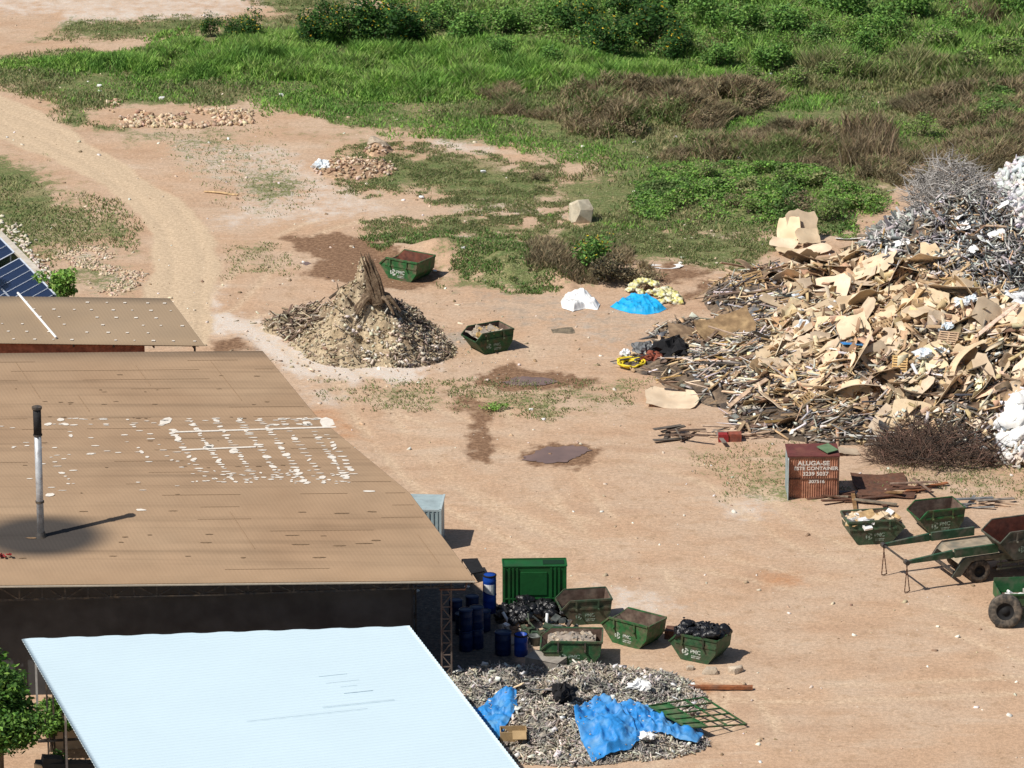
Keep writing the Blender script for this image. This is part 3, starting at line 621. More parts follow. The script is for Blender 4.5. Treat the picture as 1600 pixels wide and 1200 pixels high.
def tree(name, label, base, h, crown, n, leaf, cols, seed, trunk_r=0.14):
    global RNG
    RNG = np.random.default_rng(seed); rnd = random.Random(seed)
    t = thing(name, label, 'tree', base); tr = MB(); tr.tube([(0, 0, 0), (0.05, 0, h * 0.3), (0, 0.05, h * 0.6)], [trunk_r, trunk_r * 0.8, trunk_r * 0.5], 8)
    V_ = Veg(); lob = 16; cr, cz = crown
    for k in range(lob):
        a = rnd.uniform(0, 6.28); r = cr * rnd.uniform(0.15, 0.85); c = np.array([math.cos(a) * r, math.sin(a) * r, h * 0.62 + cz * rnd.uniform(-0.55, 0.75) * (1 - 0.4 * r / cr)])
        tr.tube([(0, 0, h * 0.4), tuple(c * np.array([0.5, 0.5, 0.8])), tuple(c)], [trunk_r * 0.5, trunk_r * 0.3, 0.02], 5)
        m = n // lob; d = RNG.normal(size=(m, 3)); d /= np.linalg.norm(d, axis=1)[:, None]; q = c + d * np.array([cr * 0.36, cr * 0.36, cz * 0.28]) * RNG.uniform(0.4, 1.05, (m, 1))
        V_.add(leaves(q, leaf, colmix(m, cols, 0.3)))
    tr.build('trunk', LEAF_BARK, t); V_.build('crown', LEAFV, t); return t
LV = [(0.13, 0.26, 0.04), (0.08, 0.18, 0.03), (0.04, 0.10, 0.02), (0.20, 0.36, 0.07)]

# ------------------------------------------------------------------ buildings
DAB_W = mat('white_sealant', (0.74, 0.68, 0.60), 0.8, 0.15, 6); DAB_D = mat('dark_roof_dirt', (0.20, 0.13, 0.075), 0.9, 0.3, 6)
ROOF_B = mat('brown_roof_sheet', (0.38, 0.262, 0.165), 0.9, 0.08, 0.5, (0.33, 0.215, 0.13), 0.45, 0.16, psharp=0.2)
def stain_roof(m, centre, r):
    """sooty stain round the chimney foot, with a shape of its own, and faint long streaks"""
    N = m.node_tree.nodes; L = m.node_tree.links; b = N['Principled BSDF']; src = b.inputs['Base Color'].links[0].from_socket
    geo = N.new('ShaderNodeNewGeometry'); mp = N.new('ShaderNodeMapping'); mp.vector_type = 'POINT'
    mp.inputs['Location'].default_value = (-centre.x / r[0], -centre.y / r[1], 0); mp.inputs['Scale'].default_value = (1 / r[0], 1 / r[1], 0); L.new(geo.outputs['Position'], mp.inputs[0])
    ln = N.new('ShaderNodeVectorMath'); ln.operation = 'LENGTH'; L.new(mp.outputs[0], ln.inputs[0])
    mr = N.new('ShaderNodeMapRange'); mr.interpolation_type = 'SMOOTHSTEP'; mr.inputs[1].default_value = 0.65; mr.inputs[2].default_value = 1.25; mr.inputs[3].default_value = 0.93; mr.inputs[4].default_value = 0.0
    L.new(ln.outputs['Value'], mr.inputs[0])
    mx = N.new('ShaderNodeMix'); mx.data_type = 'RGBA'; L.new(mr.outputs[0], mx.inputs[0]); L.new(src, mx.inputs[6]); mx.inputs[7].default_value = (0.035, 0.035, 0.036, 1)
    s2 = N.new('ShaderNodeMapping'); s2.inputs['Scale'].default_value = (0.06, 1.6, 1); L.new(geo.outputs['Position'], s2.inputs[0])
    n = N.new('ShaderNodeTexNoise'); n.inputs['Scale'].default_value = 1.0; n.inputs['Detail'].default_value = 6; L.new(s2.outputs[0], n.inputs['Vector'])
    m2 = N.new('ShaderNodeMapRange'); m2.inputs[1].default_value = 0.5; m2.inputs[2].default_value = 0.75; m2.inputs[3].default_value = 1.0; m2.inputs[4].default_value = 0.72; L.new(n.outputs[0], m2.inputs[0])
    m3 = N.new('ShaderNodeMix'); m3.data_type = 'RGBA'; m3.blend_type = 'MULTIPLY'; m3.inputs[0].default_value = 1; L.new(mx.outputs[2], m3.inputs[6]); L.new(m2.outputs[0], m3.inputs[7])
    L.new(m3.outputs[2], b.inputs['Base Color'])
EDGE = [at(742, 906, 5.5), at(640, 770, 6.5), at(494, 650, 6.4), at(410, 548, 6.8)]
DV = (at(0, 914, 5.5) - at(742, 906, 5.5)); DV = DV.normalized() * 32.0
def roof_part(name, edge, dv, mats, parent, wave=0.18, amp=0.002, thick=0.03, rows=6):
    Lr = dv.length; nw = int(Lr / wave); nu = nw * 6 + 1; pts = []
    prof = []
    for i in range(len(edge) - 1):
        for k in range(rows): prof.append(edge[i].lerp(edge[i + 1], k / rows))
    prof.append(edge[-1]); nv = len(prof)
    u = np.linspace(0, 1, nu); wz = amp * np.cos(u * nw * 2 * math.pi)
    P = np.zeros((nv, nu, 3))
    for j, p in enumerate(prof): P[j] = np.array(p)[None] + u[:, None] * np.array(dv)[None]
    P[:, :, 2] += wz[None]
    lo = P.copy(); lo[:, :, 2] -= thick; Vv = np.concatenate([P.reshape(-1, 3), lo.reshape(-1, 3)]); I = np.arange(nv * nu).reshape(nv, nu); o = nv * nu
    top = np.stack([I[:-1, :-1], I[1:, :-1], I[1:, 1:], I[:-1, 1:]], -1).reshape(-1, 4); bot = top[:, ::-1] + o
    e = []
    for a in (I[0, :], I[-1, ::-1], I[::-1, 0], I[:, -1]): e.append(np.stack([a[:-1], a[1:], a[1:] + o, a[:-1] + o], -1))
    return mesh_from_arrays(name, Vv, [np.concatenate([top, bot] + e)], mats=mats, parent=parent)
shed = thing('industrial_shed', 'large shed with a brown corrugated roof patched with white dabs', 'shed')
CH = on_plane(64, 838, EDGE[0], (EDGE[1] - EDGE[0]).cross(DV).normalized())
stain_roof(ROOF_B, CH, (2.9, 2.0))
roof = roof_part('roof', EDGE, DV, [ROOF_B, DAB_W, DAB_D, mat('roof_joint', (0.29, 0.195, 0.12), 0.9, 0.1)], shed)
# sealant dabs and dirt dashes on the roof (one pattern part of the roof)
db = MB()
secs = [(EDGE[k], (EDGE[k + 1] - EDGE[k]).cross(DV).normalized()) for k in range(3)]
def dab(px, py, w, h, m):
    k = 0 if py > 772 else (1 if py > 652 else 2); p0, n = secs[k]; n = n if n.z > 0 else -n
    c = on_plane(px, py, p0, n); ux = DV.normalized(); uy = n.cross(ux)
    if uy.y < 0: uy = -uy
    sk = random.uniform(-0.2, 0.2); pts = []
    nn = 7
    for q in range(nn):
        t = 2 * math.pi * q / nn; rr = random.uniform(0.75, 1.1); pts.append(c + n * 0.02 + ux * (math.cos(t) * w / 2 * rr + math.sin(t) * sk * h) + uy * (math.sin(t) * h / 2 * rr))
    db.add(pts, [tuple(range(nn))], m)
for cx, y0, y1, dens in ((268, 672, 742, 1), (296, 655, 750, 1.1), (335, 655, 752, 1.1), (374, 655, 752, 1.1), (408, 655, 752, 1), (440, 655, 752, 0.8), (476, 655, 755, 1), (510, 680, 745, 0.7),
                          (95, 656, 690, 0.4), (80, 715, 750, 0.5), (218, 700, 725, 0.5), (250, 695, 720, 0.6), (200, 656, 680, 0.4)):
    y = y0
    while y < y1:
        dab(cx + (y - y0) * 0.70 + random.uniform(-2, 2), y, random.uniform(0.15, 0.5), random.choice((.1, .14, .2, .3, .5)), 0); y += random.uniform(2.5, 6) / dens
for k in range(70): dab(random.uniform(300, 545), random.uniform(735, 756), random.uniform(0.1, 0.35), random.uniform(0.08, 0.25), 0)
for k in range(46): dab(random.uniform(70, 520), random.choice((655, 658, 664)) + random.uniform(-1, 1), random.uniform(0.2, 0.5), random.uniform(0.08, 0.25), 0)
for k in range(42): dab(random.uniform(0, 300), random.uniform(655, 770), random.uniform(0.15, 0.45), random.uniform(0.07, 0.18), 0)
for (px, py, w, h) in ((259, 658, 0.55, 1.3), (510, 660, 0.75, 1.7), (576, 768, 0.6, 0.3), (78, 774, 0.5, 0.4), (75, 663, 0.4, 0.5), (220, 797, 0.5, 0.25), (325, 699, 0.5, 0.9), (365, 705, 0.5, 1.0)): dab(px, py, w, h, 0)
for (ax, ay, bx, by) in ((275, 676, 525, 668), (285, 704, 400, 699)):
    p0, n = secs[1]; n = n if n.z > 0 else -n; db.beam(on_plane(ax, ay, p0, n) + n * 0.03, on_plane(bx, by, p0, n) + n * 0.03, 0.16, 0.02, 0)
for k in range(65):
    row = random.choice((585, 610, 630, 652, 690, 730, 770, 800, 820, 840, 850, 842, 835, 870)); px = random.uniform(0, 470 + (row - 640) * 0.9)
    dab(px, row + random.uniform(-3, 3), random.uniform(0.1, 0.9 if row > 790 else 0.35), random.uniform(0.05, 0.12), 1)
def merge_into(o, b, base):
    import bmesh
    me = bpy.data.meshes.new('t'); me.from_pydata(b.v, [], b.f); me.polygons.foreach_set('material_index', [m + base for m in b.m]); bm = bmesh.new(); bm.from_mesh(o.data); bm.from_mesh(me); bm.to_mesh(o.data); bm.free(); bpy.data.meshes.remove(me)
for k in range(1, 21):                              # sheet laps along the purlins, side joints down the slope
    t_ = k / 21 * 3; i_ = min(int(t_), 2); q0 = EDGE[i_].lerp(EDGE[i_ + 1], t_ - i_) + Vector((0, 0, .012)); x = 0.2
    while x < 31:
        l_ = random.uniform(.6, 3.5)
        if random.random() < .30 and (q0 + DV.normalized() * (x + l_ / 2) - CH).length > 5.5: db.beam(q0 + DV.normalized() * x, q0 + DV.normalized() * min(x + l_, 31.5), .035, .008, 2, up=secs[i_][1])
        x += l_
for k in range(17):
    for i_ in range(3):
        if random.random() < .6: a_, b_ = sorted((random.random(), random.random())); o_ = DV.normalized() * (1.0 + k * 1.85) + Vector((0, 0, .012)); (EDGE[i_] + o_ - CH).length > 9 and db.beam(EDGE[i_].lerp(EDGE[i_ + 1], a_) + o_, EDGE[i_].lerp(EDGE[i_ + 1], b_) + o_, .035, .008, 2, up=secs[i_][1])
merge_into(roof, db, 1)
# structure below
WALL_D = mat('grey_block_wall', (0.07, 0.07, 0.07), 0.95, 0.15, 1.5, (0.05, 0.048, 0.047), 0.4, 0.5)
ux = -DV.normalized(); back = Vector((-ux.y, ux.x, 0))
e0 = EDGE[0].copy(); e0.z = 0
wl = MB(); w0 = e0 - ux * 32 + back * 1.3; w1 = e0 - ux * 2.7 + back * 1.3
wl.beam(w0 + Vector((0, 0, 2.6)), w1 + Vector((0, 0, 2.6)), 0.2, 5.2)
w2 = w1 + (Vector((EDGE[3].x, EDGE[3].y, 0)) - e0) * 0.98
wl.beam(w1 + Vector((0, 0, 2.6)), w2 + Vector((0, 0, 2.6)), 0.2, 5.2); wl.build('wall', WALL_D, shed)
tr = MB(); zt, zb = 5.36, 4.62
a0 = e0 - ux * 30 + back * 0.25; a1 = e0 - ux * 0.9 + back * 0.25; n = 30
for k in range(n):
    pa = a0.lerp(a1, k / n); pb = a0.lerp(a1, (k + 1) / n); ba = zb + (zt - 0.25 - zb) * (k / n) ** 1.5; bb = zb + (zt - 0.25 - zb) * ((k + 1) / n) ** 1.5
    tr.beam(pa + Vector((0, 0, ba)), pb + Vector((0, 0, bb)), 0.08, 0.08); tr.beam(pa + Vector((0, 0, zt)), pb + Vector((0, 0, zt)), 0.08, 0.08)
    tr.beam(pa + Vector((0, 0, ba)), pa + Vector((0, 0, zt)), 0.06, 0.06)
    tr.beam(pa + Vector((0, 0, ba)), pb + Vector((0, 0, zt)), 0.05, 0.05) if k % 2 else tr.beam(pa + Vector((0, 0, zt)), pb + Vector((0, 0, bb)), 0.05, 0.05)
tr.build('roof_truss', STEEL_D, shed)
LATT = mat('lattice_steel', (0.16, 0.125, 0.105), 0.8, 0.2, 4, (0.10, 0.06, 0.05), 0.4, 2)
def lattice_column(p, h, w=0.42, parent=None, m=LATT):
    c = MB()
    for s in (-1, 1): c.beam(p + ux * s * w / 2, p + ux * s * w / 2 + Vector((0, 0, h)), 0.07, 0.07)
    z = 0.0; s = 1
    while z < h - 0.5:
        c.beam(p + ux * s * w / 2 + Vector((0, 0, z)), p - ux * s * w / 2 + Vector((0, 0, z + 0.55)), 0.045, 0.045); c.beam(p - ux * w / 2 + Vector((0, 0, z + 0.55)), p + ux * w / 2 + Vector((0, 0, z + 0.55)), 0.045, 0.045); z += 0.55; s = -s
    return c.build('column', m, parent)
lattice_column(at(698, 1079, 0), 5.35, parent=shed); lattice_column(at(698, 1068, 0) - ux * 1.5 + back * 2.5, 5.3, parent=shed, m=STEEL_D); lattice_column(e0 - ux * 21.2 + back * 0.3, 5.2, parent=shed)
gt = MB(); gt.beam(e0 - ux * 32 + Vector((0, 0, 5.44)) - back * 0.06, e0 + ux * 0.0 + Vector((0, 0, 5.44)) - back * 0.06, 0.1, 0.05)
gt.build('eave_strip', mat('pale_eave', (0.42, 0.36, 0.28), 0.7, 0.1), shed)
pp = MB(); q = e0 - ux * 0.9 + back * 0.2
pp.tube([q + Vector((-0.6, 0, 5.0)), q + Vector((0.5, 0, 5.0)), q + Vector((0.55, 0, 5.3)), q + Vector((0.75, 0, 5.32))], 0.05, 6); pp.build('down_pipe', RUSTY, shed)

# chimney on the brown roof
PIPE = mat('galvanised_pipe', (0.50, 0.52, 0.54), 0.45, 0.15, 5, (0.34, 0.34, 0.35), 0.35, 3, metal=0.3)
ch = thing('chimney_pipe', 'tall thin metal chimney with a black top on the brown roof', 'chimney', CH + Vector((0, 0, -0.2)))
b = MB(); b.tube([(0, 0, 0), (0, 0, 4.85)], 0.155, 16); b.build('flue', PIPE, ch, True)
b = MB(); b.tube([(0, 0, 4.85), (0, 0, 6.0)], 0.175, 16); b.build('black_top', mat('soot', (0.02, 0.02, 0.022), 0.8, 0.3), ch, True)
b = MB(); b.tube([(0, 0, 6.0), (0, 0, 6.1)], 0.22, 16); b.build('cap_rim', STEEL_D, ch)
b = MB(); b.tube([(0, 0, 1.75), (0, 0, 1.83)], 0.19, 16); b.tube([(0, 0, 4.8), (0, 0, 4.86)], 0.2, 16); b.build('collar', STEEL_D, ch)
b = MB(); b.tube([(0, 0, 0.1), (0, 0, 0.42)], [0.3, 0.17], 16); b.build('base_flashing', STEEL_D, ch)
b = MB()
for k in range(5): b.box((random.uniform(-0.25, 0.25), random.uniform(-0.2, 0.2), 0.05 + 0.03 * k), (0.2, 0.12, 0.05), rot=(random.uniform(-.4, .4), random.uniform(-.4, .4), random.uniform(0, 3)))
o = b.build('red_rag', REDP); o.location = on_plane(8, 872, *secs[0]) + Vector((0, 0, 0.03)); tag(o, 'small crumpled red rag lying on the brown roof near the chimney', 'rag')

# brick shed behind
ROOF_C = mat('tan_roof_sheet', (0.34, 0.25, 0.165), 0.9, 0.1, 0.6, (0.29, 0.21, 0.135), 0.45, 0.3)
bs = thing('brick_shed', 'low brick shed with a tan corrugated roof behind the larger shed', 'shed')
BE = [at(320, 540, 4.6), at(265, 466, 5.2)]; bdv = at(0, 536, 4.6) - at(320, 540, 4.6); bdv = bdv.normalized() * 16
rf = roof_part('roof', BE, bdv, [ROOF_C, DAB_W], bs)
nb = (BE[1] - BE[0]).cross(bdv).normalized(); nb = nb if nb.z > 0 else -nb
b = MB(); b.tube([on_plane(28, 460, BE[0], nb) + nb * 0.08, on_plane(88, 530, BE[0], nb) + nb * 0.08], 0.06, 8); b.build('white_conduit', WHITE, rf)
db = MB(); ub = -bdv.normalized()
for r in range(6):
    for c in range(16):
        if random.random() < 0.8:
            q = BE[0].lerp(BE[1], 0.08 + r * 0.16) - ub * (0.4 + c * 1.0 + random.uniform(-.1, .1)) + nb * 0.03; s = random.uniform(0.05, 0.1); db.box(q, (s * 1.8, s * 1.6, 0.02))
merge_into(rf, db, 1)
BRICK = mat('red_brick', (0.36, 0.13, 0.075), 0.95, 0.3, 5, (0.26, 0.09, 0.055), 0.4, 2)
bb = Vector((BE[1].x - BE[0].x, BE[1].y - BE[0].y, 0)); w0 = Vector((BE[0].x, BE[0].y, 0)) - ub * 3.0 + bb.normalized() * 0.35; w1 = w0 - ub * 13
b = MB(); b.beam(w0 + Vector((0, 0, 2.25)), w1 + Vector((0, 0, 2.25)), 0.18, 4.45); b.beam(w0 + Vector((0, 0, 2.25)), w0 + bb * 0.95 + Vector((0, 0, 2.25)), 0.18, 4.45)
b.build('wall', BRICK, bs)
b = MB()
for k in range(4):
    q = Vector((BE[0].x, BE[0].y, 0)) - ub * (0.5 + k * 2) + bb.normalized() * 0.1; b.beam(q + Vector((0, 0, 4.45)), q + bb * 0.9 + Vector((0, 0, 5.0)), 0.06, 0.1)
q = Vector((BE[0].x, BE[0].y, 0)) + bb * 0.06; b.beam(q - ub * 0.4, q - ub * 0.4 + Vector((0, 0, 4.5)), 0.1, 0.1); b.beam(q - ub * 0.2 + Vector((0, 0, 4.48)), q - ub * 4 + Vector((0, 0, 4.48)), 0.06, 0.08)
b.build('rafter_frame', STEEL_D, bs)

# white canopy in front
CAN = mat('white_canopy_sheet', (0.555, 0.685, 0.755), 0.6, 0.02, 0.5, (0.53, 0.655, 0.725), 0.4, 0.25, psharp=0.3, spec=0.3)
cn = thing('canopy', 'open canopy with a bright white sheet roof below the brown shed', 'canopy')
CE = [at(640, 978, 4.3), at(823, 1214, 3.8)]; CE.append(CE[1] + (CE[1] - CE[0]) * 0.15)
cdv = at(34, 998, 4.3) - at(640, 978, 4.3)
CEn = CE[2]; side = CEn - CE[0]; du = cdv.normalized(); nc = side.cross(cdv).normalized(); nc = nc if nc.z > 0 else -nc
rd = (on_plane(300, 1100, CE[0], nc) - on_plane(400, 1089.5, CE[0], nc)).normalized(); rp = nc.cross(rd)   # the ribs run a little askew to the back edge
nu_, nv_ = 90, 420; uu, vv = np.meshgrid(np.linspace(0, 1, nu_), np.linspace(0, 1, nv_)); P = np.array(CE[0])[None, None] + uu[..., None] * np.array(cdv) + vv[..., None] * np.array(side)
ph = (P - np.array(CE[0])) @ np.array(rp); P[..., 2] += 0.018 * np.clip(np.cos(ph * 2 * math.pi / 0.27) * 1.8, -1, 1)
I = np.arange(nu_ * nv_).reshape(nv_, nu_); o_ = nu_ * nv_; lo_ = P.copy(); lo_[..., 2] -= 0.05; top = np.stack([I[:-1, :-1], I[:-1, 1:], I[1:, 1:], I[1:, :-1]], -1).reshape(-1, 4)
if (np.cross(np.array(cdv), np.array(side)))[2] < 0: top = top[:, ::-1]
e_ = [np.stack([a[:-1], a[1:], a[1:] + o_, a[:-1] + o_], -1) for a in (I[0, :], I[-1, ::-1], I[::-1, 0], I[:, -1])]
cr = mesh_from_arrays('roof', np.concatenate([P.reshape(-1, 3), lo_.reshape(-1, 3)]), [np.concatenate([top, top[:, ::-1] + o_] + e_)], mats=[CAN, mat('sheet_seam', (0.47, 0.575, 0.64), 0.7, 0.1)], parent=cn)
db = MB()
for (px, py, ln) in ((520, 1056, 1.2), (535, 1066, 1.4), (545, 1073, .7), (560, 1082, 1.2), (480, 1118, 5.0), (560, 1100, 3)):
    q = on_plane(px, py, CE[0], nc) + nc * 0.03; db.beam(q - rd * ln / 2, q + rd * ln / 2, 0.014, 0.012, up=nc)
merge_into(cr, db, 1)
FR = STEEL_D; GALV = mat('galvanised_post', (0.36, 0.36, 0.36), 0.5, 0.2, 5)
b = MB()
for k in range(4):
    for s in (0.012, 0.975):
        q = CE[0].lerp(CEn, 0.04 + 0.30 * k) + cdv * s
        b.beam(Vector((q.x, q.y, 0)), q - Vector((0, 0, 0.16)), 0.09, 0.09)
    qa = CE[0].lerp(CEn, 0.04 + 0.30 * k) + cdv * 0.01 - Vector((0, 0, 0.14)); qb = qa + cdv * 0.97; b.beam(qa, qb, 0.08, 0.12); b.beam(qa - Vector((0, 0, 0.5)), qb - Vector((0, 0, 0.5)), 0.06, 0.06)
    for j in range(16): b.beam(qa.lerp(qb, j / 16) - Vector((0, 0, 0.5 * (j % 2))), qa.lerp(qb, (j + 1) / 16) - Vector((0, 0, 0.5 * ((j + 1) % 2))), 0.045, 0.045)
for s in (0.005, 0.985):
    qa = CE[0] + cdv * s - Vector((0, 0, 0.1)); qb = CEn + cdv * s - Vector((0, 0, 0.1)); b.beam(qa, qb, 0.06, 0.1)
    for j in range(14): b.beam(qa.lerp(qb, j / 14) - Vector((0, 0, 0.35 * (j % 2))), qa.lerp(qb, (j + 1) / 14) - Vector((0, 0, 0.35 * ((j + 1) % 2))), 0.04, 0.04)
b.build('steel_frame', GALV, cn)
# left side: low wall, slab, tree
b = MB(); p0 = at(-30, 1075); b.beam(at(-90, 1050) + Vector((0, 0, 0.9)), at(20, 1065) + Vector((0, 0, 0.9)), 0.2, 1.8)
tag(b.build('boundary_wall', mat('beige_wall', (0.42, 0.34, 0.26), 0.95, 0.2, 3)), 'weathered beige wall behind the tree beside the canopy', 'wall')
t = tree('broadleaf_tree', 'leafy green tree beside the posts of the white canopy', at(2, 1245), 6.4, (2.5, 2.7), 11000, 0.22, LV[:3] + LV[1:3] + LV[3:], 31)
t = tree('broadleaf_tree', 'small round tree behind the tan roofed brick shed', at(95, 500), 3.3, (1.25, 1.1), 1700, 0.22, BRIGHT[:3] + LV[:2], 32, 0.08)
t = tree('broadleaf_tree', 'tree whose leaf tips overlap the solar panels', at(-32, 470), 2.6, (1.2, 1.2), 900, 0.22, LV, 33, 0.08)
t = tree('broadleaf_tree', 'low shrubby tree growing under the edge of the white canopy', at(80, 1175), 2.4, (1.2, 1.0), 2600, 0.18, LV, 34, 0.08)
b = MB(); c = at(108, 1170); M = Matrix.Translation(c) @ rz(0.2)
b.extrude([(-0.8, 0), (0.8, 0), (0.85, 1.2), (0.6, 1.7), (-0.2, 1.75), (-0.75, 1.5)], -0.06, 0.06, 0, M)
tag(b.build('leaning_board', BOARDS[0]), 'tan board standing under the white canopy by its posts', 'board')
b = MB(); c = at(66, 1235); b.extrude([(-0.3, 0), (0.35, 0), (0.3, 0.4), (0, 1.1), (-0.3, 1.2)], -0.05, 0.05, 0, Matrix.Translation(c) @ rz(0.1)); tag(b.build('leaning_plank', BOARDS[0]), 'narrow tan board standing beside the leafy tree', 'board')
b = MB(); b.lathe([(0, 0), (0.29, 0), (0.3, 0.4), (0.29, 0.88), (0, 0.88)], 20); o = b.build('plastic_drum', BARREL, None, True); o.location = at(64, 1080); tag(o, 'blue drum in the gap between the tree and the white canopy', 'drum')

b = MB()
for q in (at(76, 1180), at(86, 1186), at(101, 1180)): b.beam(q, q + Vector((0, 0, 3.6)), 0.07, 0.07)
b.beam(at(60, 1190) + Vector((0, 0, .9)), at(128, 1186) + Vector((0, 0, .9)), .06, .1); b.beam(at(86, 1186) + Vector((0, 0, .1)), at(72, 1190) + Vector((0, 0, 1.9)), .05, .05)
tag(b.build('support_frame', STEEL_D), 'thin dark steel uprights under the left edge of the white canopy', 'frame')
b = MB(); b.box((0, 0, .45), (2.6, .5, .9)); b.box((.3, -.3, .2), (1.6, .4, .4), rot=(0, 0, .2)); b.box((-.6, 0, 1.0), (.8, .4, .25), rot=(.1, .2, .3)); o = b.build('low_wall', WALL_D); o.location = at(105, 1222); tag(o, 'low dark grey wall under the left edge of the white canopy', 'wall')
for k_, (px, py, w_, lab) in enumerate(((100, 1168, .55, 'small dark weed beside the tan board under the canopy'), (82, 1196, .6, 'weed growing before the thin steel uprights under the canopy'))):
    q = shrub_proto('grass_clump', lab, 520 + k_, LV[1:3], 0, 260, w_, .7, 5, .16); q.location = put(px, py)
b = MB(); b.beam(at(-40, 330) + Vector((0, 0, .12)), at(70, 441) + Vector((0, 0, .12)), .4, .24); tag(b.build('concrete_kerb', mat('pale_kerb', (.58, .53, .46), .95, .2, 3, (.48, .42, .34), .4, 1.5)), 'pale concrete kerb edging the solar panels', 'kerb')
# solar panels
PANEL = mat('solar_cells', (0.012, 0.022, 0.06), 0.25, 0.15, 3, spec=0.5); ALU = mat('aluminium_frame', (0.55, 0.60, 0.68), 0.5, 0.05)
def solar(label, corners, nx, ny):
    A, B_, C_, D_ = corners; t = thing('solar_array', label, 'solar panels', (0, 0, 0)); fr = MB(); n = (B_ - A).cross(D_ - A).normalized(); n = n if n.z > 0 else -n
    for i in range(nx):
        for j in range(ny):
            def P(u, v): return A.lerp(B_, u).lerp(D_.lerp(C_, u), v)
            u0, u1, v0, v1 = i / nx, (i + 1) / nx, j / ny, (j + 1) / ny
            q = [P(u0, v0), P(u1, v0), P(u1, v1), P(u0, v1)]; b = MB(); b.add([x + n * 0.02 for x in q] + [x - n * 0.02 for x in q], [(0, 1, 2, 3), (7, 6, 5, 4), (0, 4, 5, 1), (1, 5, 6, 2), (2, 6, 7, 3), (3, 7, 4, 0)])
            b.build('solar_panel', PANEL, t)
            for k in range(4): fr.beam(q[k] + n * 0.03, q[(k + 1) % 4] + n * 0.03, 0.09, 0.03, up=n)
    for k in range(3):
        for v in (0.1, 0.9):
            q = A.lerp(B_, k / 2).lerp(D_.lerp(C_, k / 2), v); fr.beam(Vector((q.x, q.y, 0)), q - n * 0.03, 0.06, 0.06)
    fr.build('panel_frame', ALU, t)
a, b_ = at(31, 404, 1.2), at(68, 442, 1.2); along = (b_ - a).normalized(); a0 = a; b0 = a + along * (b_ - a).length * 2.2
side = at(-30, 437, 0.6) - a
solar('tilted dark blue solar panels beside the small round tree', (a0, b0, b0 + side * 1.6, a0 + side * 1.6), 9, 2)
a2 = a0 - along * 1.2; a3 = a2 - along * 9
solar('dark blue solar panels further up the slope by the photo edge', (a3, a2, a2 + side * 1.0, a3 + side * 1.0), 6, 1)

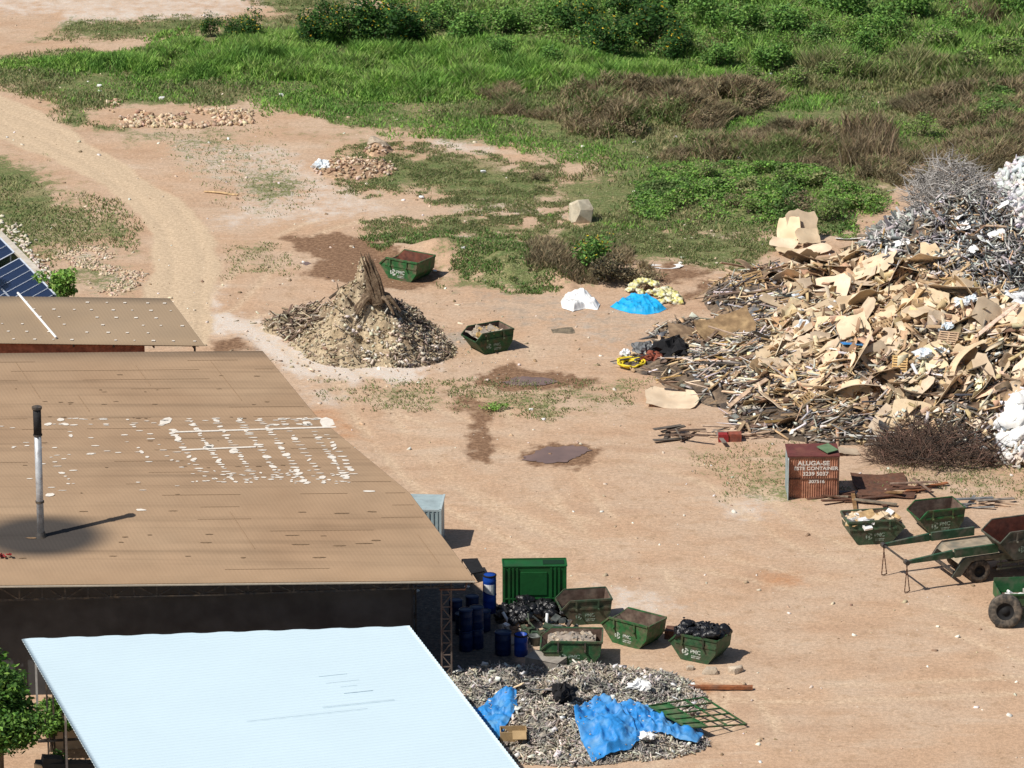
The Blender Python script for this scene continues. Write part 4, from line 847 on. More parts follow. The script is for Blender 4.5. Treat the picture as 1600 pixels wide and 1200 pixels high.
# ------------------------------------------------------------------ skips and containers
def text_mesh(txt, size, m, name, parent, loc, rot, depth=0.004, align='CENTER', sx=1.0):
    cu = bpy.data.curves.new('t', 'FONT'); cu.body = txt; cu.size = size; cu.extrude = depth; cu.align_x = align; cu.space_line = 0.9; cu.offset = size * 0.025
    o = bpy.data.objects.new('t', cu); COL.objects.link(o); dg = bpy.context.evaluated_depsgraph_get(); me = bpy.data.meshes.new_from_object(o.evaluated_get(dg))
    bpy.data.objects.remove(o); me.materials.clear(); me.materials.append(m); q = bpy.data.objects.new(name, me); COL.objects.link(q); q.parent = parent; q.location = loc; q.rotation_euler = rot; q.scale = (sx, 1, 1); return q
def make_skip(label, px, py, yaw, L=2.4, Wd=1.5, H=1.15, green=GREEN, inside=RUST_IN, mark=MARK, flip=False, z=None, sc=1.0, style=0, roll=0.0):
    p = put(px, py) if z is None else at(px, py, z)
    t = thing('skip', label, 'skip', p, R(yaw), 'green rubbish skips in the yard'); t.scale = (sc, sc, sc); t.rotation_euler[1] = R(roll)
    f = -1 if flip else 1; h = L / 2
    # side outline, from the low lip round the bottom to the high end
    pr = [(-h, 0.66 * H), (-0.50 * h, 0.0), (0.62 * h, 0.0), (0.93 * h, 0.44 * H), (h, H), (-0.66 * h, H)]
    pr = [(x * f, zz) for x, zz in pr]; y0 = Wd / 2
    b = MB()
    for s in (-1, 1):
        n = len(pr); th = 0.03
        vs = [(x, s * y0, zz) for x, zz in pr] + [(x, s * (y0 - th), zz) for x, zz in pr]
        o1 = tuple(range(n)); o2 = tuple(range(2 * n - 1, n - 1, -1)); rev = (s > 0) != flip
        b.add(vs, [o1 if not rev else o1[::-1]], 0); b.add(vs, [o2 if not rev else o2[::-1]], 1)
    for i in range(4):
        (xa, za), (xb, zb) = pr[i], pr[i + 1]; yi = y0 - 0.031
        vs = [(xa, -y0 + .001, za), (xb, -y0 + .001, zb), (xb, y0 - .001, zb), (xa, y0 - .001, za)]; fc = (0, 1, 2, 3) if flip else (3, 2, 1, 0)
        b.add(vs, [fc], 0)
        d = Vector((xb - xa, 0, zb - za)).normalized(); nn = Vector((-d.z, 0, d.x)) * (0.03 * (1 if not flip else -1))
        b.add([(v[0] + nn.x, v[1] * yi / y0, v[2] + nn.z) for v in vs], [fc[::-1]], 1)
    b.build('body', [green, inside], t)
    b = MB(); tip, top1, end = pr[0], pr[5], pr[4]
    for s in (-1, 1):
        y = s * (y0 + 0.012)
        b.beam((tip[0], y, tip[1]), (top1[0], y, top1[1]), 0.07, 0.07); b.beam((top1[0], y, H), (end[0], y, H), 0.075, 0.09)
        if style == 0: b.beam((-0.72 * h * f, y, 0.68 * H), (0.95 * h * f, y, 0.68 * H), 0.045, 0.09)
        if style == 1: b.beam((-0.93 * h * f, y, 0.60 * H), (-0.30 * h * f, y, 0.62 * H), 0.04, 0.05)
    b.beam((tip[0], -y0, tip[1]), (tip[0], y0, tip[1]), 0.06, 0.06); b.beam((end[0], -y0, end[1] - .02), (end[0], y0, end[1] - .02), 0.06, 0.08)
    b.build('rim', green, t)
    for s in (-1, 1):
        for k in (-0.42, 0.45):
            b = MB(); y = s * (y0 + 0.045); b.box((k * h, y, 0.80 * H), (0.07, 0.06, 0.46)); b.tube([(k * h, y, 0.66 * H), (k * h, y + s * 0.13, 0.66 * H)], 0.045, 8); b.build('lifting_lug', green if style != 1 else STEEL_D, t)
    for s in (-1, 1):                                  # emblem and lettering on both long sides
        es = 0.75 + 0.3 * hash2(int(px), int(py), 3); y = s * (y0 + 0.008); rot = (R(90), 0, 0 if s < 0 else R(180)); cx = 0.0 * f
        b = MB(); r0, r1 = 0.10, 0.17
        for k in range(3):
            a0 = k * 2.094 + 0.3
            for j in range(6):
                t0 = a0 + j * 0.25; t1 = t0 + 0.25
                b.add([(r0 * math.cos(t0), 0, r0 * math.sin(t0)), (r1 * math.cos(t0), 0, r1 * math.sin(t0)), (r1 * math.cos(t1), 0, r1 * math.sin(t1)), (r0 * math.cos(t1), 0, r0 * math.sin(t1))], [(0, 1, 2, 3)])
        b.add([(-0.05, 0, -0.08), (0.04, 0, -0.08), (0.05, 0, 0.07), (-0.03, 0, 0.09)], [(0, 1, 2, 3)])
        sg = -s; Mx = Matrix.Translation((cx - 0.36 * sg, y, 0.36 * H)) @ Matrix.Scale(es * 1.1, 4)
        b2 = MB(); b2.add(b.v, b.f, 0, Mx)
        for k, (w, zz) in enumerate(((0.46, 0.235), (0.42, 0.17))):
            for j in range(7): b2.box((cx + sg * (-0.10 + (j + 0.5) * w / 7 + 0.02), y, zz * H), (w / 7 * 0.7, 0.004, 0.045))
        o = b2.build('emblem', mark, t)
        text_mesh('PMC', 0.27 * es, mark, 'lettering', t, (cx + 0.13 * sg, y, 0.33 * H), rot)
    return t
def thing_part(n, t): return None
GROUPS = None
make_skip('dark green skip heaped with black rubbish bags', 1094, 1026, -29, 2.35, 1.45, green=GREEN)
make_skip('scuffed green skip with a rusty empty inside between two others', 990, 1002, -36, 2.5, 1.45, green=GREEN_B, style=2)
make_skip('olive green empty skip in front of the tall green container', 912, 968, 10, 2.3, 1.5, green=GREEN_D, mark=MARK_F)
make_skip('dull green skip full of pale rubble beside the grey scrap heap', 893, 1031, -2, 2.7, 1.7, green=GREEN, mark=MARK_F, style=1)
make_skip('green skip loaded with tan board pieces below the rusty kiosk', 1363, 841, 10, 2.7, 1.6, green=GREEN, mark=MARK_F, flip=True)
make_skip('green empty skip with a dark inside behind the truck arms', 1462, 825, 17, 2.3, 1.6, green=GREEN, mark=MARK_F)
make_skip('green skip filled with rubble to the right of the stump heap', 762, 545, 30, 2.3, 1.55, green=GREEN, mark=MARK_F)
make_skip('bright green skip with a red rusty inside behind the stump heap', 637, 432, -33, 2.5, 1.8, 1.2, green=GREEN_B, inside=RUST_RED)

# big green box
p = at(835, 953); gb = thing('waste_container', 'tall closed green ribbed waste container beside the black bags', 'container', p, R(2))
w, d, h = 2.85, 1.0, 2.2
b = MB(); b.box((0, 0, h / 2 + 0.05), (w, d, h)); b.build('body', BOXG, gb, bevel=0.03)
for k, x in enumerate((-1.38, -1.15, -0.98, -0.8, 0.72, 0.9, 1.08, 1.36)):
    b = MB(); b.box((x, -d / 2 - 0.03, h / 2 + 0.05), (0.09, 0.06, h - 0.1)); b.build('rib', BOXG, gb)
b = MB(); b.box((-0.05, -d / 2 - 0.02, h * 0.66), (1.2, 0.05, 1.1)); b.build('front_panel', mat('panel_green', (0.01, 0.085, 0.022), 0.5, 0.15), gb, bevel=0.02)
b = MB()
for k in range(9): b.box((-0.6 + k * 0.15, -d / 2 - 0.025, 0.4), (0.06, 0.04, 0.6))
b.box((0, -d / 2 - 0.04, 0.75), (w, 0.05, 0.06)); b.build('lower_grille', BOXG, gb)
b = MB(); b.box((0.85, 0.05, h + 0.055), (0.95, 0.55, 0.04)); b.build('hatch', mat('hatch_dark', (0.006, 0.03, 0.01), 0.6, 0.1), gb)
b = MB()
for s in (-1, 1): b.beam((-w / 2, s * d / 2, h + 0.07), (w / 2, s * d / 2, h + 0.07), 0.06, 0.05); b.beam((s * w / 2, -d / 2, h + 0.07), (s * w / 2, d / 2, h + 0.07), 0.06, 0.045)
b.build('top_rail', BOXG, gb)

# blue-grey container beyond the brown roof
BGREY = mat('blue_grey_steel', (0.36, 0.45, 0.47), 0.6, 0.12, 3, (0.30, 0.37, 0.39), 0.4, 1)
cp = at(688, 797, 2.0); k = thing('shipping_container', 'pale blue grey steel container half hidden behind the brown roof', 'container', Vector((cp.x, cp.y, 0)), R(-4))
b = MB(); b.box((-1.5, 1.1, 1.0), (3.0, 2.2, 2.0)); b.build('body', BGREY, k, bevel=0.02)
b = MB()
for j in range(14): b.box((-0.15 - j * 0.2, -0.02, 1.0), (0.08, 0.05, 1.8))
b.build('front_corrugation', BGREY, k)
b = MB(); b.box((-1.5, 0.02, 1.97), (3.06, 0.1, 0.1)); b.box((-0.0, 1.1, 1.97), (0.1, 2.2, 0.1)); b.box((-0.0, 0.0, 1.0), (0.1, 0.1, 2.0)); b.build('corner_frame', mat('pale_steel', (0.42, 0.50, 0.52), 0.6, 0.1), k)
b = MB(); b.box((-0.75, -0.06, 0.95), (0.5, 0.04, 0.7)); b.build('side_vent', GREYB, k)
b = MB(); q = [at(*c, 0.5) for c in ((722, 874), (746, 873), (757, 893), (737, 897))]; b.add([v + Vector((0, 0, 0.03)) for v in q] + [v - Vector((0, 0, 0.03)) for v in q], [(0, 1, 2, 3)[::-1], (4, 5, 6, 7), (0, 1, 5, 4), (1, 2, 6, 5), (2, 3, 7, 6), (3, 0, 4, 7)])
for v in q: b.beam(Vector((v.x, v.y, 0)), v, 0.06, 0.06)
tag(b.build('black_slab', CLOTH_D), 'flat black board on legs by the corner of the brown roof', 'table')  # thin dark slab raised on four legs

# rusty kiosk
KR = mat('rust_corrugated', (0.46, 0.23, 0.145), 0.85, 0.3, 4, (0.32, 0.14, 0.09), 0.42, 1.6, bump=0.15)
KT = mat('red_primer_roof', (0.14, 0.042, 0.038), 0.85, 0.2, 3, (0.18, 0.07, 0.05), 0.3, 1)
p = at(1268, 769); kk = thing('rusty_kiosk', 'rusty corrugated metal kiosk with white hand painted lettering', 'kiosk', p, R(1))
w, d, h = 2.4, 1.75, 2.1
b = MB(); n = 22
for (xa, ya, xb, yb) in ((-w / 2, -d / 2, w / 2, -d / 2), (w / 2, -d / 2, w / 2, d / 2), (w / 2, d / 2, -w / 2, d / 2)):
    nn = int(22 * math.hypot(xb - xa, yb - ya) / w) * 4; vs = []
    ox, oy = (yb - ya), -(xb - xa); ll = math.hypot(ox, oy); ox /= ll; oy /= ll
    for j in range(nn + 1):
        t_ = j / nn; o_ = 0.022 if j % 4 in (1, 2) else -0.012
        for z_ in (0.0, h): vs.append((xa + (xb - xa) * t_ + ox * o_, ya + (yb - ya) * t_ + oy * o_, z_))
    b.add(vs, [(2 * j, 2 * j + 2, 2 * j + 3, 2 * j + 1) for j in range(nn)])
b.build('wall', KR, kk)
b = MB(); b.box((-w / 2, 0, h / 2), (0.04, d, h)); b.build('side_wall', mat('grey_blue_sheet', (0.34, 0.43, 0.45), 0.6, 0.2, 3, (0.22, 0.27, 0.28), 0.4, 1.5), kk)
b = MB(); b.box((0, 0, h + 0.03), (w + 0.1, d + 0.1, 0.06)); b.build('roof', KT, kk)
b = MB(); b.box((0, -d / 2 - 0.02, h * 0.47), (w, 0.05, 0.06)); b.box((0, -d / 2 - 0.02, h - 0.04), (w, 0.05, 0.08)); b.box((w / 2, -d / 2, h / 2), (0.07, 0.07, h)); b.build('frame', RUSTY, kk)
b = MB(); b.box((0, -0.17, h / 2 - 0.02), (0.035, 0.34, h - 0.06))
do = b.build('door', mat('pale_blue_sheet', (0.50, 0.60, 0.62), 0.6, 0.15, 3, (0.36, 0.44, 0.45), 0.35, 2), kk); do.location = (-w / 2, -d / 2 - 0.02, 0); do.rotation_euler = (0, 0, R(-6))
b = MB(); b.box((0.04, -0.28, 0.95), (0.06, 0.05, 0.16)); b.build('handle', STEEL_D, do)
PAINT = mat('white_hand_paint', (0.78, 0.74, 0.68), 0.8, 0.15, 8)
for txt, x, z_, sz in (('ALUGA-SE', 0.0, 1.68, 0.30), ('ESTE CONTAINER', 0.12, 1.44, 0.235), ('3239 5037', 0.1, 1.16, 0.26), ('307516', 0.16, 0.78, 0.23)):
    text_mesh(txt, sz, PAINT, 'lettering', kk, (x, -d / 2 - 0.03, z_), (R(90), 0, 0), 0.006, sx=1.12)
b = MB(); c = [at(*q, z_) for q, z_ in (((1276, 698), 2.28), ((1294, 693), 2.28), ((1310, 703), 2.30), ((1293, 708), 2.26))]
b.add([v + Vector((0, 0, 0.02)) for v in c] + [v - Vector((0, 0, 0.02)) for v in c], [(3, 2, 1, 0), (4, 5, 6, 7), (0, 1, 5, 4), (1, 2, 6, 5), (2, 3, 7, 6), (3, 0, 4, 7)])
tag(b.build('metal_sheet', mat('green_sheet', (0.13, 0.21, 0.11), 0.7, 0.15, 3)), 'faded green metal sheet lying on the kiosk roof corner', 'sheet')

# ------------------------------------------------------------------ truck
def tyre(parent, loc, r=0.52, w=0.3, axis_rot=0.0, name='wheel', hub=True):
    b = MB(); ri = r * 0.52
    b.lathe([(ri, -w / 2 * 0.8), (r * 0.72, -w / 2), (r * 0.93, -w / 2 * 0.95), (r, -w / 2 * 0.7), (r, w / 2 * 0.7), (r * 0.93, w / 2 * 0.95), (r * 0.72, w / 2), (ri, w / 2 * 0.8), (ri, -w / 2 * 0.8)], 32, axis='y')
    o = b.build(name, RUBBER, parent, True); o.location = loc; o.rotation_euler = (0, 0, axis_rot)
    if hub:
        b = MB(); b.lathe([(ri, -w * 0.38), (ri * 0.85, -w * 0.2), (ri * 0.45, -w * 0.12), (ri * 0.4, -w * 0.3), (0.001, -w * 0.3)], 24, axis='y')
        b.lathe([(ri, w * 0.38), (0.001, w * 0.3)], 24, axis='y'); b.build('rim', HOLE, o, True)
    return o
ta = R(21); tipc = (at(1412, 878, 1.5) + at(1384, 852, 1.5)) / 2; tk = thing('skip_truck', 'green flatbed skip truck with two arms reaching out over its tail', 'truck', Vector((tipc.x, tipc.y, 0)), ta)
for s in (-1, 1):
    arm = MB(); y = s * 1.22
    arm.extrude([(0, 1.42), (0.0, 1.56), (2.3, 1.78), (2.3, 1.42)], y - 0.07, y + 0.07); arm.extrude([(2.42, 1.40), (2.42, 1.80), (4.6, 1.80), (4.6, 1.40)], y - 0.07, y + 0.07); arm.beam((2.2, y, 1.55), (2.6, y, 1.55), 0.1, 0.24)
    a_ = arm.build('lifting_arm', TRUCKG, tk)
    b = MB(); b.tube([(0.02, y - 0.14, 1.49), (0.02, y + 0.14, 1.49)], 0.12, 10); b.build('arm_pin', STEEL_D, a_)
    b = MB()                                            # hanging chains, closed into a loop with a hook
    for (ox, oy) in ((-0.0, 0.0), (0.12, 0.06)):
        for k in range(15):
            z0 = 1.4 - k * 0.09; b.box((0.05 + ox * k / 15 * 1.6 - (0.1 if ox == 0 else 0) * k / 15, y + oy, z0 - 0.045), (0.045 if k % 2 else 0.022, 0.022 if k % 2 else 0.045, 0.10))
    b.tube([(-0.05, y, 0.06), (0.1, y + 0.02, 0.03), (0.26, y + 0.06, 0.07)], 0.025, 6); b.build('chain', RUSTY, a_)
b = MB(); b.beam((0.02, -1.2, 1.5), (0.02, 1.2, 1.5), 0.07, 0.07); b.build('arm_crossbar', STEEL_D, tk)
b = MB(); b.extrude([(2.7, 1.02), (2.9, 1.28), (9.5, 1.28), (9.5, 1.02)], -1.12, 1.12); b.build('deck', DECK, tk)
for s in (-1, 1):
    b = MB(); y = s * 1.2; b.extrude([(3.0, 1.32), (9.5, 1.32), (9.5, 0.98), (4.55, 0.98), (4.3, 1.12), (3.3, 1.12), (2.75, 0.45), (2.3, 0.45), (2.75, 1.1)], y - 0.06, y + 0.06); b.build('side_beam', TRUCKD, tk)
b = MB()
for s in (-1, 1): b.beam((3.0, s * 0.45, 0.85), (9.5, s * 0.45, 0.85), 0.12, 0.28)
b.beam((3.7, -1.0, 0.52), (3.7, 1.0, 0.52), 0.16, 0.16); b.beam((2.5, -1.1, 0.62), (2.5, 1.1, 0.62), 0.12, 0.14); b.box((6.5, 0, 0.7), (1.6, 1.0, 0.5)); b.build('chassis', STEEL_D, tk)
for x in (3.75, 8.7):
    for s in (-1, 1): tyre(tk, (x, s * 1.05, 0.55), 0.55, 0.34)
b = MB()
for z_ in (0.55, 0.8): b.beam((4.6, -1.2, z_), (8.0, -1.2, z_), 0.04, 0.09)
for x in (4.8, 5.7, 6.6, 7.5): b.beam((x, -1.19, 0.5), (x, -1.19, 1.0), 0.04, 0.06)
b.build('side_guard', TRUCKD, tk)
b = MB(); b.extrude([(9.6, 0.7), (9.6, 2.6), (11.2, 2.6), (11.6, 1.7), (11.7, 0.6)], -1.1, 1.1); cb = b.build('cab', TRUCKG, tk, bevel=0.08)
b = MB(); b.extrude([(10.2, 1.75), (10.2, 2.4), (11.0, 2.4), (11.3, 1.75)], -1.12, 1.12); b.build('cab_window', HOLE, cb)
sk9 = make_skip('large dirty green skip carried on the truck bed', 1592, 862, 21, 2.9, 1.9, 1.35, green=TRUCKD, inside=RUST_RED, mark=MARK_F, z=1.32, sc=1.0)

# trailer and tyre at the picture's right edge
p = at(1612, 960); tl = thing('green_trailer', 'small green open trailer with pale rubbish inside and a big wheel', 'trailer', p, R(6))
b = MB(); w, d, h = 3.2, 1.7, 0.55
for (c, s_) in (((0, -d / 2, 0.75 + h / 2), (w, 0.05, h)), ((0, d / 2, 0.75 + h / 2 + .1), (w, 0.05, h + .2)), ((-w / 2, 0, 0.75 + h / 2), (0.05, d, h)), ((w / 2, 0, 0.75 + h / 2), (0.05, d, h)), ((0, 0, 0.73), (w, d, 0.06))): b.box(c, s_)
b.build('bed', mat('trailer_green', (0.02, 0.11, 0.035), 0.5, 0.25, 4, (0.09, 0.09, 0.06), 0.3, 2), tl)
b = MB(); b.box((0, -0.0, 0.78), (w - 0.12, d - 0.12, 0.03)); b.build('bed_liner', RUST_IN, tl)
b = MB()
for k in range(7): b.box((-w / 2 + 0.15 + k * 0.48, -d / 2 - 0.04, 0.75 + h / 2), (0.07, 0.05, h + .05))
b.box((0, -d / 2 - 0.045, 1.3), (w + 0.1, 0.06, 0.08)); b.build('side_rib', GREEN_B, tl)
for s in (-1, 1): tyre(tl, (0.55, s * 0.8, 0.5), 0.5, 0.3)
ty = tyre(None, at(1570, 979) + Vector((0, 0, 0.74)), 0.76, 0.42, R(-8), 'tractor_tyre'); tag(ty, 'large worn tyre leaning against the green trailer', 'tyre'); ty.rotation_euler[0] = R(-9)

# ------------------------------------------------------------------ drums, bags, tarps
def drum(label, p, m=BARREL, h=0.9, r=0.3, group=None, lid=None, tilt=(0, 0, 0), open_=False):
    t = thing('plastic_drum', label, 'drum', p, 0, group); t.rotation_euler = tilt
    b = MB(); b.lathe([(0.001, 0.0), (r * 0.93, 0.0), (r, 0.05), (r, h * 0.3), (r * 1.03, h * 0.33), (r, h * 0.36), (r, h * 0.66), (r * 1.03, h * 0.69), (r, h * 0.72), (r * 0.98, h * 0.96), (r * 0.9, h)] + ([(r * 0.86, h), (r * 0.86, 0.1), (0.001, 0.1)] if open_ else [(0.001, h - 0.02)]), 22); b.build('drum_body', m, t, True)
    b = MB(); b.lathe([(r * 1.0, h * 0.93), (r * 1.05, h * 0.95), (r * 1.05, h * 1.0), (r * 0.9, h * 1.01)], 22); b.build('ring', lid or m, t, True)
    return t
gd = 'drums stored under the brown roof'
d1 = drum('blue drum with a torn white label standing on another in the sun', at(765, 957) + Vector((0, 0, 0.9)), h=0.92, group=gd, lid=HOLE)
b = MB(); r = 0.312
for k in range(6):
    t0 = -2.5 + k * 0.28; t1 = t0 + 0.28; z0, z1 = 0.18 - 0.03 * k, 0.52
    b.add([(r * math.cos(t0), r * math.sin(t0), z0), (r * math.cos(t1), r * math.sin(t1), z0 - .03), (r * math.cos(t1), r * math.sin(t1), z1), (r * math.cos(t0), r * math.sin(t0), z1)], [(0, 1, 2, 3)])
b.build('label_sheet', WHITE, d1)
drum('blue drum carrying another drum with a torn white label', at(765, 957), h=0.9, group=gd)
drum('open blue drum half in the sun near the rubble skip', at(814, 1024), h=1.0, group=gd, lid=HOLE, open_=True)
drum('black drum beside the open blue drum', at(786, 1022), BARREL_D, 1.05, 0.36, gd)
for k, (px, py) in enumerate(((738, 962), (745, 1012), (728, 1016), (712, 968), (722, 990), (756, 985))):
    drum('blue drum in shade-darkened colour standing in the deep shade under the brown roof', at(px, py), BARREL_D, 0.95, 0.3, gd)
    if k in (1, 2): drum('blue drum in shade-darkened colour standing in the deep shade under the brown roof', at(px, py) + Vector((0, 0, 0.97)), BARREL_D, 0.95, 0.3, gd)

def blob_mesh(seed, r=0.4, sq=0.75, rough=0.25, nu=18, nv=12, knot=True):
    rnd = np.random.default_rng(seed); b = MB(); vs = []; fs = []; ph = rnd.uniform(0, 6, 6)
    for j in range(nv + 1):
        th = math.pi * j / nv
        for k in range(nu):
            a = 2 * math.pi * k / nu; q = 1 + rough * (0.5 * math.sin(3 * a + ph[0] + 2 * th) + 0.5 * math.sin(5 * a + ph[1] - 3 * th) * math.sin(th) + 0.35 * math.sin(9 * a + 7 * th + ph[2])) + rnd.uniform(-.06, .06)
            z = math.cos(th); vs.append((r * q * math.sin(th) * math.cos(a), r * q * math.sin(th) * math.sin(a), r * sq * (z * q if z > 0 else z * 0.7) + r * sq * 0.7))
    for j in range(nv):
        for k in range(nu): k2 = (k + 1) % nu; fs.append((j * nu + k, (j + 1) * nu + k, (j + 1) * nu + k2, j * nu + k2))
    b.add(vs, fs)
    if knot: b.tube([(0, 0, r * sq * 1.5), (0.02, 0.02, r * sq * 1.9), (0.06, 0.0, r * sq * 2.15)], [r * 0.12, r * 0.06, r * 0.2], 7)
    return b
BAGM = [blob_mesh(k).build('rubbish_bag', BAG, None, True) for k in range(5)]
def place_mesh(protos, lst, label, cat, group, sc=(0.8, 1.2), tilt=0.5):
    for i, p in enumerate(lst):
        src = protos[i % len(protos)]
        o = src if 'category' not in src else src.copy()
        if o is not src: COL.objects.link(o)
        o.location = p; s = random.uniform(*sc); o.scale = (s, s, s * random.uniform(0.85, 1.1)); o.rotation_euler = (random.uniform(-tilt, tilt), random.uniform(-tilt, tilt), random.uniform(0, 6.28))
        tag(o, label, cat, group)
lst = []
for k in range(30):
    px = random.uniform(783, 880); py = random.uniform(952, 985); lst.append(at(px, py) + Vector((0, 0, max(0, 0.62 - abs(px - 835) / 75 * 0.5) * random.uniform(0.3, 1))))
place_mesh(BAGM, lst, 'black rubbish bag heaped in front of the tall green container', 'rubbish bag', 'black bags by the green container', (0.6, 1.05))
def in_skip(px, py, yaw, dx, dy, z, base=None):
    q = put(px, py) if base is None else base; return q + rz(R(yaw)) @ Vector((dx, dy, z))
lst = [in_skip(1094, 1026, -29, x, y, 0.88 + random.uniform(-.08, .1)) for x in (-0.68, -0.28, 0.12, 0.5, 0.85) for y in (-0.38, 0.02, 0.42)]
lst = [q + Vector((0, 0, 0.16)) for q in lst]
BAG2 = [blob_mesh(20 + k).build('rubbish_bag', BAG, None, True) for k in range(4)]
place_mesh(BAG2, lst, 'black rubbish bag packed in the dark green skip', 'rubbish bag', 'black bags in the skip', (0.72, 0.9))
# scrap machinery by the bags
rnd = random.Random(5)
def junk(name, label, cat, p, mats, n=14, ext=(0.5, 0.4, 0.5), seed=0):
    r_ = random.Random(seed); b = MB()
    for k in range(n):
        c = (r_.uniform(-ext[0], ext[0]), r_.uniform(-ext[1], ext[1]), r_.uniform(0.05, ext[2])); k_ = r_.randrange(len(mats))
        if r_.random() < 0.5: b.box(c, (r_.uniform(.1, .45), r_.uniform(.08, .35), r_.uniform(.05, .4)), k_, None, (r_.uniform(-.5, .5), r_.uniform(-.5, .5), r_.uniform(0, 3)))
        else: b.tube([c, (c[0] + r_.uniform(-.5, .5), c[1] + r_.uniform(-.4, .4), c[2] + r_.uniform(0, .4))], r_.uniform(.02, .09), 8, k_)
    o = b.build(name, mats); o.location = p; return tag(o, label, cat)
MG = mat('grey_metal_scrap', (0.13, 0.14, 0.13), 0.5, 0.3, 5, (0.06, 0.07, 0.065), 0.4, 3, metal=0.3)
junk('scrap_metal', 'grey green metal scrap between the bags and the rubble skip', 'scrap', at(842, 1000), [MG, STEEL_D, GREEN_D], 22, (0.7, 0.6, 0.9), 3)
junk('scrap_metal', 'dark machine parts piled against the olive green skip', 'scrap', at(873, 990), [STEEL_D, MG], 16, (0.5, 0.6, 0.6), 4)
junk('scrap_wood', 'short brown timber and white rags beside the stacked drums', 'scrap', at(800, 985), [WOODS[2], RUSTY, CONC, WHITE], 12, (0.5, 0.8, 0.35), 6)
b = MB(); b.lathe([(0.001, 0), (0.2, 0), (0.27, 0.42), (0.29, 0.42), (0.29, 0.46), (0.25, 0.46), (0.19, 0.06), (0.001, 0.06)], 18); o = b.build('bucket', MG, None, True); o.location = at(836, 1008); tag(o, 'grey metal bucket beside the rubble skip', 'bucket')
b = MB(); b.tube([(0, 0, 0), (0.05, 0.1, 1.1)], 0.06, 8); o = b.build('white_pipe', WHITE, None, True); o.location = at(853, 996); tag(o, 'short white pipe standing in the metal scrap', 'pipe')
b = blob_mesh(41, 0.35, 0.8, 0.4, knot=False); o = b.build('white_rag', WHITE); o.location = at(872, 1003) + Vector((0, 0, .1)); tag(o, 'crumpled white sheet beside the olive green skip', 'sheet')
b = MB(); b.box((0, 0, .05), (1.5, 0.7, 0.1)); b.box((0.5, -0.6, .04), (0.9, 0.5, 0.08), rot=(0, 0, .3)); o = b.build('concrete_slab', CONC); o.location = at(805, 1003); o.rotation_euler = (0.05, 0, 0.5); tag(o, 'grey concrete slab between the drums and the bags', 'slab')
b = MB(); b.box((0, 0, .22), (1.6, 0.9, 0.44)); b.box((0, 0, .46), (1.65, 0.95, 0.03)); o = b.build('concrete_block', CONC, bevel=.02); o.location = at(853, 1042); o.rotation_euler = (0, 0, -.5); tag(o, 'low concrete block beside the rubble skip', 'block')

def drape(name, label, outline, key, z, m, fold=0.10, lift=0.07, rings=22, seg=96, seed=1, cat='tarpaulin', thick=0.015):
    pw = poly_w(outline, z); c = pw.mean(0); vs = []; B_ = []
    n = len(pw)
    for k in range(seg):
        t = k / seg * n; i = int(t); q = pw[i % n] * (1 - t + i) + pw[(i + 1) % n] * (t - i); B_.append(q)
    B_ = np.array(B_); g_ = np.linspace(0, 1, rings + 1)[1:]
    P = [c[None]] + [c + (B_ - c) * s for s in g_]; XY = np.concatenate(P)
    h = hgt(key, XY[:, 0], XY[:, 1]) if key else 0 * XY[:, 0]
    ang = np.arctan2(XY[:, 1] - c[1], XY[:, 0] - c[0]); rr = np.hypot(XY[:, 0] - c[0], XY[:, 1] - c[1])
    t_ = XY[:, 0] * 1.0 + XY[:, 1] * 0.25; w_ = fbm(XY[:, 0] * .6, XY[:, 1] * .35, seed) * 9
    def rdg(a_, b_, k_, e_): return (1 - np.abs(2 * vnoise(a_, b_, k_) - 1)) ** e_
    f = fold * (0.5 * (1 - np.abs(np.sin(t_ * 1.7 + w_))) ** 3 + 0.55 * rdg(XY[:, 0] * 1.3 + w_ * .1, XY[:, 1] * .55, seed + 4, 4) + 0.32 * rdg(XY[:, 0] * 2.9 + XY[:, 1] * .8, XY[:, 1] * 1.4 - XY[:, 0] * .5, seed + 6, 3) + 0.14 * rdg(XY[:, 0] * 6, XY[:, 1] * 5, seed + 9, 2))
    fr = np.concatenate([[0]] + [np.full(seg, q_) for q_ in g_]); ed = 1 - sstep(0.72, 1.0, fr) * (0.85 if key != 'shred' else 0.45)
    if key in ('cyan', 'whiteb'): h = h * (0.55 + 0.9 * fbm(XY[:, 0] * 1.1, XY[:, 1] * .6, seed + 1)) * (1 - sstep(0.75, 1.0, fr))
    Z = h + ground_z(XY[:, 0], XY[:, 1]) + (lift + f) * ed
    VV = np.column_stack([XY, Z]); I = 1 + np.arange(rings * seg).reshape(rings, seg); I2 = np.roll(I, -1, 1)
    tri = np.stack([np.zeros(seg, int), I[0], I2[0]], -1); qd = np.stack([I[:-1], I[1:], I2[1:], I2[:-1]], -1).reshape(-1, 4)
    o = mesh_from_arrays(name, VV, [tri, qd], mats=[m], smooth=True); s = o.modifiers.new('s', 'SOLIDIFY'); s.thickness = thick; s.offset = 1
    return tag(o, label, cat)
drape('blue_tarp', 'large crumpled blue tarpaulin draped over the grey scrap heap', [(896, 1120), (915, 1108), (945, 1100), (985, 1096), (1015, 1101), (1035, 1110), (1060, 1118), (1080, 1120), (1096, 1122), (1100, 1138), (1090, 1152), (1062, 1150), (1040, 1146), (1012, 1145), (985, 1162), (955, 1170), (925, 1178), (912, 1160), (900, 1140)], 'shred', 0.55, BLUETARP, 0.30, 0.16, 44, 220, seed=3)
drape('blue_tarp', 'blue tarpaulin at the edge of the white canopy', [(745, 1108), (790, 1088), (806, 1090), (810, 1112), (795, 1135), (778, 1150), (740, 1160), (700, 1130)], 'shred', 0.5, BLUETARP, 0.28, 0.14, 26, 120, seed=8)
